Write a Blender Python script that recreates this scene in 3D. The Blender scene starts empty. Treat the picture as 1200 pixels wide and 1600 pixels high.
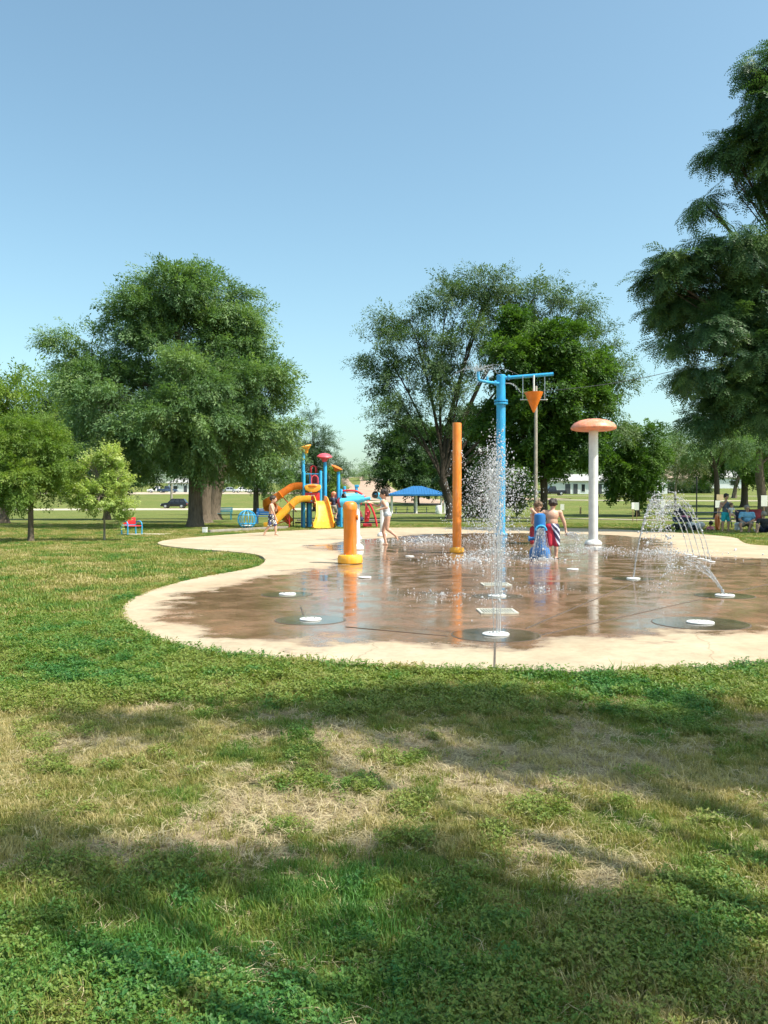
import bpy, bmesh, math, random
import numpy as np
from mathutils import Vector, Matrix, geometry

S = bpy.context.scene
COL = S.collection
RNG = random.Random(7)
NPR = np.random.default_rng(11)
PI = math.pi

# ------------------------------------------------------------------ camera, sky, sun, exposure
CAM_H, F_PX, HOR = 1.15, 1300.0, 787.0
cam = bpy.data.cameras.new('camera')
cam_o = bpy.data.objects.new('camera', cam)
COL.objects.link(cam_o)
cam.sensor_fit = 'VERTICAL'
cam.sensor_height = 24.0
cam.lens = 24.0 * F_PX / 1600.0
cam.clip_start, cam.clip_end = 0.05, 5000.0
cam_o.location = (0, 0, CAM_H)
cam_o.rotation_euler = (PI / 2 - math.atan((800 - HOR) / F_PX), 0, 0)
S.camera = cam_o

SUN_EL = math.radians(56)
SUN_AZ = math.atan2(0.90, -0.43)          # clockwise from +Y: right and a little behind the camera
TO_SUN = Vector((math.sin(SUN_AZ) * math.cos(SUN_EL), math.cos(SUN_AZ) * math.cos(SUN_EL), math.sin(SUN_EL)))

W = bpy.data.worlds.new('World')
S.world = W
W.use_nodes = True
wn = W.node_tree
sky = wn.nodes.new('ShaderNodeTexSky')
sky.sky_type = 'NISHITA'
sky.sun_disc = False
sky.sun_elevation = SUN_EL
sky.sun_rotation = SUN_AZ
sky.altitude = 0
sky.air_density = 1.0
sky.dust_density = 2.1
sky.ozone_density = 0.5
tnt = wn.nodes.new('ShaderNodeMix'); tnt.data_type = 'RGBA'; tnt.blend_type = 'MULTIPLY'     # hazy summer white balance, even over the whole sky
tnt.inputs[0].default_value = 1.0; tnt.inputs[7].default_value = (.91, 1.085, .98, 1)
wn.links.new(sky.outputs[0], tnt.inputs[6]); wn.links.new(tnt.outputs[2], wn.nodes['Background'].inputs[0])
wn.nodes['Background'].inputs[1].default_value = 0.14

sl = bpy.data.lights.new('sun', 'SUN')
sl.energy = 4.3
sl.angle = math.radians(0.55)
sl.color = (1.0, 0.945, 0.85)
so = bpy.data.objects.new('sun', sl)
COL.objects.link(so)
so.rotation_euler = TO_SUN.to_track_quat('Z', 'Y').to_euler()
so.location = (40, -20, 60)

S.view_settings.view_transform = 'Standard'
S.view_settings.look = 'None'
S.view_settings.exposure = 0.72
S.view_settings.gamma = 1.0
S.render.engine = 'CYCLES'
S.cycles.use_denoising = True
S.cycles.use_adaptive_sampling = True
S.cycles.adaptive_threshold = 0.025
S.cycles.max_bounces = 5
S.cycles.diffuse_bounces = 2
S.cycles.glossy_bounces = 3
S.cycles.transmission_bounces = 4
S.cycles.transparent_max_bounces = 8
S.cycles.caustics_reflective = False
S.cycles.caustics_refractive = False
S.cycles.sample_clamp_indirect = 6.0

# ------------------------------------------------------------------ helpers
def wx(px, Y): return (px - 600.0) / F_PX * Y
def wz(py, Y): return CAM_H + (HOR - py) / F_PX * Y
def gp(px, py):
    Y = F_PX * CAM_H / (py - HOR)
    return wx(px, Y), Y

def lerp_pts(pts, v):
    return np.interp(v, [p[0] for p in pts], [p[1] for p in pts])
H_L = [(0, 0), (140, 0), (215, 3.9), (260, 4.8), (350, 8.5), (600, 16), (1500, 20)]
H_C = [(0, 0), (95, 0), (130, 1.0), (200, 3.5), (350, 12.5), (600, 19), (1500, 22)]
H_R = [(0, 0), (70, 0), (120, 1.8), (160, 2.7), (350, 10), (600, 17), (1500, 20)]
def terrain(x, y):
    x = np.asarray(x, float); y = np.asarray(y, float)
    yy = np.maximum(y, 1.0)
    ang = x / yy
    l, c, r = lerp_pts(H_L, yy), lerp_pts(H_C, yy), lerp_pts(H_R, yy)
    def sm(a, b, v):
        t = np.clip((v - a) / (b - a), 0, 1); return t * t * (3 - 2 * t)
    wl = 1 - sm(-0.10, -0.03, ang)
    wr = sm(0.08, 0.16, ang)
    return l * wl + r * wr + c * np.clip(1 - wl - wr, 0, 1)
def tz(x, y): return float(terrain(x, y))

_tab = np.random.default_rng(3).random((256, 256))
def vnoise(x, y, sc, off=0.0):
    x = np.asarray(x) / sc + off * 17.3; y = np.asarray(y) / sc + off * 9.1
    xi = np.floor(x).astype(int); yi = np.floor(y).astype(int)
    fx = x - xi; fy = y - yi
    fx = fx * fx * (3 - 2 * fx); fy = fy * fy * (3 - 2 * fy)
    g = lambda a, b: _tab[(xi + a) % 256, (yi + b) % 256]
    return (g(0, 0) * (1 - fx) + g(1, 0) * fx) * (1 - fy) + (g(0, 1) * (1 - fx) + g(1, 1) * fx) * fy
def fbm(x, y, sc, off=0.0):
    return 0.5 * vnoise(x, y, sc, off) + 0.3 * vnoise(x, y, sc * .45, off + 1) + 0.2 * vnoise(x, y, sc * .2, off + 2)

# ---- materials
MATS = {}
def _nodes(name):
    m = bpy.data.materials.new(name); m.use_nodes = True
    MATS[name] = m
    return m, m.node_tree, m.node_tree.nodes['Principled BSDF']
def N(nt, kind, **kw):
    n = nt.nodes.new(kind)
    for k, v in kw.items(): setattr(n, k, v)
    return n
def ramp(nt, stops, fac=None):
    r = N(nt, 'ShaderNodeValToRGB')
    while len(r.color_ramp.elements) < len(stops): r.color_ramp.elements.new(0.5)
    for e, (p, c) in zip(r.color_ramp.elements, stops):
        e.position = p; e.color = (*c, 1) if len(c) == 3 else c
    if fac is not None: nt.links.new(fac, r.inputs[0])
    return r
def noise(nt, sc, detail=4, rough=.55, coord='Object', vec=None):
    n = N(nt, 'ShaderNodeTexNoise')
    n.inputs['Scale'].default_value = sc; n.inputs['Detail'].default_value = detail
    n.inputs['Roughness'].default_value = rough
    if vec is None:
        tc = N(nt, 'ShaderNodeTexCoord'); vec = tc.outputs[coord]
    nt.links.new(vec, n.inputs['Vector'])
    return n
def mixc(nt, fac, a, b, mode='MIX'):
    m = N(nt, 'ShaderNodeMix', data_type='RGBA', blend_type=mode)
    for sock, v in ((m.inputs[0], fac), (m.inputs[6], a), (m.inputs[7], b)):
        if hasattr(v, 'links') or hasattr(v, 'is_linked'): nt.links.new(v, sock)
        elif isinstance(v, (int, float)): sock.default_value = v
        else: sock.default_value = (*v, 1)
    return m.outputs[2]
def bump(nt, bs, h, strength=.3, dist=.02):
    b = N(nt, 'ShaderNodeBump'); b.inputs['Strength'].default_value = strength; b.inputs['Distance'].default_value = dist
    nt.links.new(h, b.inputs['Height']); nt.links.new(b.outputs[0], bs.inputs['Normal'])
def paint(name, c, rough=.4, var=.12, sc=6, metal=0, spec=.5, bumpy=0.0, wear=0.0):
    m, nt, bs = _nodes(name)
    n = noise(nt, sc, 5)
    lo = tuple(x * (1 - var * 1.5) for x in c); hi = tuple(min(1, x * (1 + var)) for x in c)
    r = ramp(nt, [(.3, lo), (.7, hi)], n.outputs[0])
    nt.links.new(r.outputs[0], bs.inputs['Base Color'])
    rr = N(nt, 'ShaderNodeMapRange'); rr.inputs[3].default_value = rough * .8; rr.inputs[4].default_value = min(1, rough * 1.25)
    nt.links.new(n.outputs[0], rr.inputs[0]); nt.links.new(rr.outputs[0], bs.inputs['Roughness'])
    bs.inputs['Metallic'].default_value = metal
    bs.inputs['Specular IOR Level'].default_value = spec
    if wear:      # chalky scale and faded streaks
        tc = N(nt, 'ShaderNodeTexCoord'); mp = N(nt, 'ShaderNodeMapping'); mp.inputs['Scale'].default_value = (9, 9, .9); nt.links.new(tc.outputs['Object'], mp.inputs[0])
        w = noise(nt, 1.6, 7, .7, vec=mp.outputs[0]); wr = ramp(nt, [(.50, (0, 0, 0)), (.74, (wear, wear, wear))], w.outputs[0])
        pale = tuple(min(1, .45 * x + .38) for x in c)
        cc = mixc(nt, wr.outputs[0], r.outputs[0], pale); nt.links.new(cc, bs.inputs['Base Color'])
    if bumpy: bump(nt, bs, noise(nt, sc * 4, 6).outputs[0], bumpy, .02)
    return m
def leafmat(name, stops, trans=.35, rough=.5):
    m, nt, bs = _nodes(name)
    a = N(nt, 'ShaderNodeAttribute', attribute_type='INSTANCER', attribute_name='tint')
    r = ramp(nt, stops, a.outputs['Fac'])
    n = noise(nt, 9, 2)
    c = mixc(nt, n.outputs[0], r.outputs[0], (0, 0, 0))
    mm = N(nt, 'ShaderNodeHueSaturation'); mm.inputs['Value'].default_value = 1.0
    vr = N(nt, 'ShaderNodeMapRange'); vr.inputs[3].default_value = .72; vr.inputs[4].default_value = 1.28
    nt.links.new(n.outputs[0], vr.inputs[0]); nt.links.new(vr.outputs[0], mm.inputs['Value'])
    nt.links.new(r.outputs[0], mm.inputs['Color'])
    nt.links.new(mm.outputs[0], bs.inputs['Base Color'])
    bs.inputs['Roughness'].default_value = rough
    bs.inputs['Specular IOR Level'].default_value = .35
    tr = N(nt, 'ShaderNodeBsdfTranslucent')
    tint = mixc(nt, 1.0, mm.outputs[0], (1.25, 1.35, .55), 'MULTIPLY')
    nt.links.new(tint, tr.inputs[0])
    ms = N(nt, 'ShaderNodeMixShader'); ms.inputs[0].default_value = trans
    nt.links.new(bs.outputs[0], ms.inputs[1]); nt.links.new(tr.outputs[0], ms.inputs[2])
    nt.links.new(ms.outputs[0], nt.nodes['Material Output'].inputs[0])
    nt.nodes.remove(c.node)
    return m

# ---- mesh builder
class MB:
    def __init__(s): s.v, s.f = [], []
    def add(s, vs, fs):
        o = len(s.v); s.v += [tuple(v) for v in vs]; s.f += [tuple(i + o for i in f) for f in fs]; return s
    def box(s, lo, hi, M=None, taper=0.0):
        (x0, y0, z0), (x1, y1, z1) = lo, hi
        t = taper
        vs = [(x0, y0, z0), (x1, y0, z0), (x1, y1, z0), (x0, y1, z0), (x0 + t, y0 + t, z1), (x1 - t, y0 + t, z1), (x1 - t, y1 - t, z1), (x0 + t, y1 - t, z1)]
        if M is not None: vs = [M @ Vector(v) for v in vs]
        return s.add(vs, [(0, 3, 2, 1), (4, 5, 6, 7), (0, 1, 5, 4), (1, 2, 6, 5), (2, 3, 7, 6), (3, 0, 4, 7)])
    def bar(s, a, b, w, h):
        a, b = Vector(a), Vector(b); d = b - a; L = d.length
        q = d.to_track_quat('X', 'Z'); M = Matrix.Translation(a) @ q.to_matrix().to_4x4()
        return s.box((0, -w / 2, -h / 2), (L, w / 2, h / 2), M)
    def tube(s, pts, rad, n=8, caps=True, closed=False):
        pts = [Vector(p) for p in pts]; k = len(pts)
        if not hasattr(rad, '__len__'): rad = [rad] * k
        up = Vector((0, 0, 1)); frames = []; prev = None
        for i in range(k):
            if closed: d = pts[(i + 1) % k] - pts[i - 1]
            else: d = pts[min(i + 1, k - 1)] - pts[max(i - 1, 0)]
            d = d.normalized() if d.length > 1e-9 else Vector((0, 0, 1))
            if prev is None:
                a = Vector((1, 0, 0)) if abs(d.z) > .9 else up
                u = (a - d * a.dot(d)).normalized()
            else:
                u = prev - d * prev.dot(d)
                u = u.normalized() if u.length > 1e-6 else d.orthogonal().normalized()
            prev = u; frames.append((u, d.cross(u)))
        vs = []; fs = []
        for p, r, (u, w) in zip(pts, rad, frames):
            ru, rw = (r if hasattr(r, '__len__') else (r, r))
            for j in range(n):
                t = 2 * PI * j / n
                vs.append(p + u * (math.cos(t) * ru) + w * (math.sin(t) * rw))
        for i in range(k if closed else k - 1):
            i2 = (i + 1) % k
            for j in range(n):
                j2 = (j + 1) % n
                fs.append((i * n + j, i * n + j2, i2 * n + j2, i2 * n + j))
        if caps and not closed:
            fs.append(tuple(range(n - 1, -1, -1))); fs.append(tuple((k - 1) * n + j for j in range(n)))
        return s.add(vs, fs)
    def lathe(s, prof, n=24, M=None, c=(0, 0, 0)):
        vs = []; fs = []
        k = len(prof)
        for r, z in prof:
            for j in range(n):
                t = 2 * PI * j / n; vs.append((c[0] + r * math.cos(t), c[1] + r * math.sin(t), c[2] + z))
        for i in range(k - 1):
            for j in range(n):
                j2 = (j + 1) % n
                fs.append((i * n + j, i * n + j2, (i + 1) * n + j2, (i + 1) * n + j))
        fs.append(tuple(range(n - 1, -1, -1))); fs.append(tuple((k - 1) * n + j for j in range(n)))
        if M is not None: vs = [M @ Vector(v) for v in vs]
        return s.add(vs, fs)
    def ell(s, c, r, nu=12, nv=8, M=None):
        c = Vector(c); vs = [Vector((0, 0, -1))]; fs = []
        if not hasattr(r, '__len__'): r = (r, r, r)
        for i in range(1, nv):
            ph = -PI / 2 + PI * i / nv
            for j in range(nu):
                t = 2 * PI * j / nu
                vs.append(Vector((math.cos(ph) * math.cos(t), math.cos(ph) * math.sin(t), math.sin(ph))))
        vs.append(Vector((0, 0, 1)))
        vs = [Vector((v.x * r[0], v.y * r[1], v.z * r[2])) for v in vs]
        if M is not None: vs = [M @ v for v in vs]
        vs = [v + c for v in vs]
        for j in range(nu):
            fs.append((0, 1 + (j + 1) % nu, 1 + j))
            fs.append((len(vs) - 1, 1 + (nv - 2) * nu + j, 1 + (nv - 2) * nu + (j + 1) % nu))
        for i in range(nv - 2):
            for j in range(nu):
                a = 1 + i * nu + j; b = 1 + i * nu + (j + 1) % nu
                fs.append((a, b, b + nu, a + nu))
        return s.add(vs, fs)
    def cap(s, a, b, ra, rb, n=10):
        a, b = Vector(a), Vector(b)
        s.ell(a, ra, n, 6); s.ell(b, rb, n, 6)
        return s.tube([a, b], [ra, rb], n)
    def prism(s, poly, y0, y1):       # polygon in x,z extruded along y
        k = len(poly)
        vs = [(x, y0, z) for x, z in poly] + [(x, y1, z) for x, z in poly]
        fs = [tuple(range(k)), tuple(range(2 * k - 1, k - 1, -1))] + [(i, i + k, (i + 1) % k + k, (i + 1) % k) for i in range(k)]
        return s.add(vs, fs)
    def build(s, name, mat, parent=None, smooth=True, bevel=0.0, seg=2, loc=None, fix=True):
        me = bpy.data.meshes.new(name); me.from_pydata(s.v, [], s.f)
        if fix or bevel:
            bm = bmesh.new(); bm.from_mesh(me)
            bmesh.ops.recalc_face_normals(bm, faces=bm.faces)
            if bevel:
                es = [e for e in bm.edges if len(e.link_faces) == 2 and e.calc_face_angle(0) > .5]
                bmesh.ops.bevel(bm, geom=es, offset=bevel, segments=seg, affect='EDGES', profile=.6)
            bm.to_mesh(me); bm.free()
        if smooth:
            me.polygons.foreach_set('use_smooth', [True] * len(me.polygons))
            try: me.set_sharp_from_angle(angle=math.radians(40))
            except Exception: pass
        if mat is not None: me.materials.append(MATS[mat] if isinstance(mat, str) else mat)
        o = bpy.data.objects.new(name, me); COL.objects.link(o)
        if parent is not None: o.parent = parent
        if loc is not None: o.location = loc
        return o

def tag(o, label=None, cat=None, group=None, kind=None):
    if label: o['label'] = label
    if cat: o['category'] = cat
    if group: o['group'] = group
    if kind: o['kind'] = kind
    return o
def thing(name, label, cat, loc=(0, 0, 0), rz=0.0, group=None):
    o = bpy.data.objects.new(name, None); COL.objects.link(o)
    o.empty_display_size = .2
    o.location = loc; o.rotation_euler = (0, 0, rz)
    return tag(o, label, cat, group)
def copy_tree(o, parent=None):
    c = o.copy(); COL.objects.link(c)
    if parent is not None: c.parent = parent
    for ch in list(o.children): copy_tree(ch, c)
    return c
def bez(a, b, c, d, n):
    a, b, c, d = map(Vector, (a, b, c, d)); out = []
    for i in range(n + 1):
        t = i / n; u = 1 - t
        out.append(a * u**3 + b * 3 * u * u * t + c * 3 * u * t * t + d * t**3)
    return out
def catmull(pts, n=6, closed=False):
    P = [Vector(p) for p in pts]; k = len(P); out = []
    rng = range(k) if closed else range(k - 1)
    for i in rng:
        p0 = P[i - 1] if (closed or i > 0) else P[i]; p1 = P[i]; p2 = P[(i + 1) % k]
        p3 = P[(i + 2) % k] if (closed or i + 2 < k) else p2
        for j in range(n):
            t = j / n
            out.append(.5 * ((2 * p1) + (p2 - p0) * t + (2 * p0 - 5 * p1 + 4 * p2 - p3) * t * t + (3 * p1 - p0 - 3 * p2 + p3) * t**3))
    if not closed: out.append(P[-1])
    return out

# ---- geometry-node scatter: one object, points carry rot / scl / tint / pick
def scatter(name, pts, rots, scls, tints, protos, mat, parent=None, picks=None, kind='stuff'):
    me = bpy.data.meshes.new(name)
    n = len(pts)
    me.vertices.add(n)
    me.vertices.foreach_set('co', np.asarray(pts, np.float32).ravel())
    for nm, ty, dat, key in (('rot', 'FLOAT_VECTOR', rots, 'vector'), ('scl', 'FLOAT', scls, 'value'), ('tint', 'FLOAT', tints, 'value'), ('pick', 'INT', picks if picks is not None else np.zeros(n, int), 'value')):
        a = me.attributes.new(nm, ty, 'POINT')
        a.data.foreach_set(key, np.asarray(dat, np.int32 if ty == 'INT' else np.float32).ravel())
    o = bpy.data.objects.new(name, me); COL.objects.link(o)
    if mat is not None: me.materials.append(MATS[mat])
    g = bpy.data.node_groups.new(name + '_nodes', 'GeometryNodeTree')
    g.interface.new_socket('Geometry', in_out='INPUT', socket_type='NodeSocketGeometry')
    g.interface.new_socket('Geometry', in_out='OUTPUT', socket_type='NodeSocketGeometry')
    gi = g.nodes.new('NodeGroupInput'); go = g.nodes.new('NodeGroupOutput')
    def attr(nm, ty):
        a = g.nodes.new('GeometryNodeInputNamedAttribute'); a.data_type = ty; a.inputs[0].default_value = nm
        return [s for s in a.outputs if s.enabled and s.name == 'Attribute'][0]
    m2p = g.nodes.new('GeometryNodeMeshToPoints')
    g.links.new(gi.outputs[0], m2p.inputs['Mesh'])
    jn = g.nodes.new('GeometryNodeJoinGeometry')
    ar, asc, ap = attr('rot', 'FLOAT_VECTOR'), attr('scl', 'FLOAT'), attr('pick', 'INT')
    for i, p in enumerate(protos):
        oi = g.nodes.new('GeometryNodeObjectInfo'); oi.inputs[0].default_value = p
        ip = g.nodes.new('GeometryNodeInstanceOnPoints')
        g.links.new(m2p.outputs[0], ip.inputs['Points'])
        g.links.new(oi.outputs['Geometry'], ip.inputs['Instance'])
        g.links.new(ar, ip.inputs['Rotation']); g.links.new(asc, ip.inputs['Scale'])
        if len(protos) > 1:
            cmp = g.nodes.new('FunctionNodeCompare'); cmp.data_type = 'INT'; cmp.operation = 'EQUAL'
            ins = [s for s in cmp.inputs if s.enabled]
            g.links.new(ap, ins[0]); ins[1].default_value = i
            g.links.new(cmp.outputs[0], ip.inputs['Selection'])
        g.links.new(ip.outputs[0], jn.inputs[0])
    g.links.new(jn.outputs[0], go.inputs[0])
    md = o.modifiers.new('scatter', 'NODES'); md.node_group = g
    if parent is not None: o.parent = parent
    if kind: o['kind'] = kind
    return o
def proto(name, vs, fs, mat):
    me = bpy.data.meshes.new(name); me.from_pydata(vs, [], fs)
    me.materials.append(MATS[mat])
    return bpy.data.objects.new(name, me)      # stays out of the scene; only the scatter reads it

# ------------------------------------------------------------------ setting materials
def mat_ground():
    m, nt, bs = _nodes('lawn')
    n1 = noise(nt, .22, 5, .6); n2 = noise(nt, 1.7, 6, .65); n3 = noise(nt, 24, 5, .7)
    a = ramp(nt, [(.30, (.095, .150, .028)), (.5, (.150, .180, .040)), (.66, (.235, .205, .072))], n1.outputs[0])
    b = ramp(nt, [(.35, (.090, .140, .028)), (.55, (.155, .172, .045)), (.72, (.27, .22, .10))], n2.outputs[0])
    c = mixc(nt, .5, a.outputs[0], b.outputs[0])
    d = ramp(nt, [(.3, (.55, .55, .55)), (.7, (1.35, 1.35, 1.35))], n3.outputs[0])
    e = mixc(nt, 1.0, c, d.outputs[0], 'MULTIPLY')
    # bare, straw-littered soil where the vertex mask says the turf is worn
    at = N(nt, 'ShaderNodeAttribute', attribute_name='worn')
    n4 = noise(nt, 55, 6, .75)
    soil = ramp(nt, [(.3, (.17, .125, .075)), (.5, (.31, .24, .14)), (.72, (.48, .39, .25))], n4.outputs[0])
    f = mixc(nt, at.outputs['Fac'], e, soil.outputs[0])
    nt.links.new(f, bs.inputs['Base Color'])
    bs.inputs['Roughness'].default_value = .95; bs.inputs['Specular IOR Level'].default_value = .15
    bump(nt, bs, n3.outputs[0], .7, .05)
def mat_concrete():
    m, nt, bs = _nodes('pad_concrete')
    L = nt.links.new
    at = N(nt, 'ShaderNodeAttribute', attribute_name='wet')
    nb = noise(nt, 1.1, 8, .68); nf = noise(nt, 14, 6, .7); nl = noise(nt, .34, 6, .6); nm = noise(nt, 2.6, 5, .6)
    sub = N(nt, 'ShaderNodeMath', operation='MULTIPLY_ADD'); L(nb.outputs[0], sub.inputs[0]); sub.inputs[1].default_value = 2.6; sub.inputs[2].default_value = -1.3
    ad = N(nt, 'ShaderNodeMath', operation='ADD'); L(at.outputs['Fac'], ad.inputs[0]); L(sub.outputs[0], ad.inputs[1])
    wet = N(nt, 'ShaderNodeMapRange', interpolation_type='SMOOTHSTEP'); L(ad.outputs[0], wet.inputs[0])
    wet.inputs[1].default_value = -.12; wet.inputs[2].default_value = .30
    dry = ramp(nt, [(.25, (.36, .285, .200)), (.5, (.46, .375, .27)), (.75, (.56, .47, .35))], nb.outputs[0])
    pink = ramp(nt, [(.42, (1, 1, .97)), (.62, (1.0, .92, .84))], nl.outputs[0])
    dry1 = mixc(nt, 1.0, dry.outputs[0], pink.outputs[0], 'MULTIPLY')
    fine = ramp(nt, [(.3, (.86, .86, .86)), (.7, (1.1, 1.1, 1.1))], nf.outputs[0])
    sm = noise(nt, 1.9, 7, .75)
    smr = ramp(nt, [(.30, (.68, .66, .64)), (.40, (1, 1, 1))], sm.outputs[0])
    dry2 = mixc(nt, 1.0, dry1, smr.outputs[0], 'MULTIPLY')
    vo = N(nt, 'ShaderNodeTexVoronoi', feature='DISTANCE_TO_EDGE'); vo.inputs['Scale'].default_value = .33
    tcv = N(nt, 'ShaderNodeTexCoord'); wob = noise(nt, 1.3, 5, .6); vadd = N(nt, 'ShaderNodeMixRGB', blend_type='LINEAR_LIGHT'); vadd.inputs[0].default_value = .22
    L(tcv.outputs['Object'], vadd.inputs[1]); L(wob.outputs[1], vadd.inputs[2]); L(vadd.outputs[0], vo.inputs['Vector'])
    cr = ramp(nt, [(.0, (.72, .70, .68)), (.0012, (.85, .84, .82)), (.003, (1, 1, 1))], vo.outputs['Distance'])
    dry3 = mixc(nt, 1.0, dry2, cr.outputs[0], 'MULTIPLY')
    dryc = mixc(nt, 1.0, dry3, fine.outputs[0], 'MULTIPLY')
    wetc0 = ramp(nt, [(.26, (.110, .070, .040)), (.42, (.205, .122, .072)), (.56, (.285, .170, .105)), (.72, (.36, .235, .155))], nl.outputs[0])
    stain = ramp(nt, [(.34, (.72, .74, .68)), (.5, (1, 1, 1)), (.66, (1.10, 1.0, .90))], nm.outputs[0])
    wetc = mixc(nt, 1.0, wetc0.outputs[0], stain.outputs[0], 'MULTIPLY')
    wetc2 = mixc(nt, 1.0, wetc, fine.outputs[0], 'MULTIPLY')
    col = mixc(nt, wet.outputs[0], dryc, wetc2)
    L(col, bs.inputs['Base Color'])
    pud = N(nt, 'ShaderNodeMapRange', interpolation_type='SMOOTHSTEP'); L(nm.outputs[0], pud.inputs[0])
    pud.inputs[1].default_value = .40; pud.inputs[2].default_value = .62; pud.inputs[3].default_value = .04; pud.inputs[4].default_value = .24
    ro = N(nt, 'ShaderNodeMix', data_type='FLOAT'); L(wet.outputs[0], ro.inputs[0]); ro.inputs[2].default_value = .85; L(pud.outputs[0], ro.inputs[3])
    L(ro.outputs[0], bs.inputs['Roughness'])
    sp = N(nt, 'ShaderNodeMapRange'); L(wet.outputs[0], sp.inputs[0]); sp.inputs[3].default_value = .2; sp.inputs[4].default_value = .5
    L(sp.outputs[0], bs.inputs['Specular IOR Level'])
    rip = noise(nt, 7, 3, .5)
    b1 = N(nt, 'ShaderNodeBump'); b1.inputs['Strength'].default_value = .05; b1.inputs['Distance'].default_value = .02; L(rip.outputs[0], b1.inputs['Height'])
    b2 = N(nt, 'ShaderNodeBump'); b2.inputs['Strength'].default_value = .10; b2.inputs['Distance'].default_value = .006; L(nf.outputs[0], b2.inputs['Height']); L(b1.outputs[0], b2.inputs['Normal'])
    L(b2.outputs[0], bs.inputs['Normal'])
mat_ground(); mat_concrete()
paint('path_concrete', (.50, .43, .33), .85, .1, 1.5, spec=.2)
paint('gravel', (.46, .37, .28), .95, .15, .6, spec=.1)
paint('gravel_red', (.42, .30, .22), .95, .2, .3, spec=.1)
paint('wet_slab', (.12, .092, .060), .10, .35, 2.2)
paint('joint_dark', (.10, .08, .06), .8, .2, 8)
paint('plate_white', (.80, .80, .77), .3, .05, 12)
paint('grate', (.62, .60, .50), .45, .15, 10)

# ------------------------------------------------------------------ splash pad outline (metres)
PAD_PX = [(600, 1049), (500, 1041), (400, 1034), (335, 1026), (280, 1015), (228, 1000), (197, 980), (188, 962), (200, 943), (232, 927), (275, 914), (322, 903), (368, 895),
          (402, 887), (414, 878), (403, 869), (360, 863.5), (300, 859), (258, 854), (247, 849), (270, 844), (330, 838.5), (400, 833.5), (470, 829.5), (560, 826.5), (660, 825.2),
          (770, 825), (880, 826), (980, 829), (1060, 833.5), (1120, 838), (1150, 842), (1158, 847), (1172, 852), (1215, 855), (1290, 858), (1370, 868), (1450, 890), (1500, 930), (1480, 980), (1400, 1020),
          (1300, 1036), (1200, 1043), (1100, 1051), (1000, 1055), (900, 1057), (800, 1055), (700, 1052)]
pad_ctrl = [gp(*p) for p in PAD_PX]
pad_line = [(v.x, v.y) for v in catmull([(x, y, 0) for x, y in pad_ctrl], 6, True)]
PADP = np.array(pad_line)
WET_PX = [(295, 992), (240, 968), (262, 942), (330, 918), (420, 900), (520, 884), (535, 868), (480, 857), (540, 848), (620, 839), (700, 835), (800, 834), (920, 836), (1010, 841), (1050, 852), (1048, 866), (1130, 872), (1300, 882), (1420, 930), (1330, 995), (1230, 992),
          (1130, 994), (1020, 1000), (950, 1014), (860, 1020), (740, 1024), (640, 1012), (540, 1012), (440, 1016), (360, 1008)]
WETP = np.array([(v.x, v.y) for v in catmull([(*gp(*p), 0) for p in WET_PX], 4, True)])
def seg_dist(P, poly):
    A = poly; B = np.roll(poly, -1, 0)
    out = np.full(len(P), 1e9)
    for a, b in zip(A, B):
        ab = b - a; t = np.clip(((P - a) @ ab) / max(ab @ ab, 1e-9), 0, 1)
        d = np.hypot(*(P - (a + t[:, None] * ab)).T); np.minimum(out, d, out)
    return out
def inside(P, poly):
    A = poly; B = np.roll(poly, -1, 0); r = np.zeros(len(P), bool)
    x, y = P[:, 0], P[:, 1]
    for (ax, ay), (bx, by) in zip(A, B):
        c = (ay > y) != (by > y)
        if abs(by - ay) > 1e-12: r ^= c & (x < (bx - ax) * (y - ay) / (by - ay) + ax)
    return r
def sdist(P, poly):
    d = seg_dist(P, poly); return np.where(inside(P, poly), d, -d)

PAD_Z = 0.03
def worn_mask(x, y):
    a = fbm(x, y, .40, 1.0); b = fbm(x, y, .16, 4.0); c = fbm(x, y, 3.0, 6.0)
    band = np.interp(y, [0, 1.9, 2.5, 2.9, 4.0, 4.6, 5.2, 6, 9, 30], [.015, .015, .025, .055, .055, .02, -.14, -.10, -.05, -.06])
    v = .62 * a + .38 * b + band + .12 * (c - .5)
    return np.clip((v - .535) / .10, 0, 1)

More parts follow.
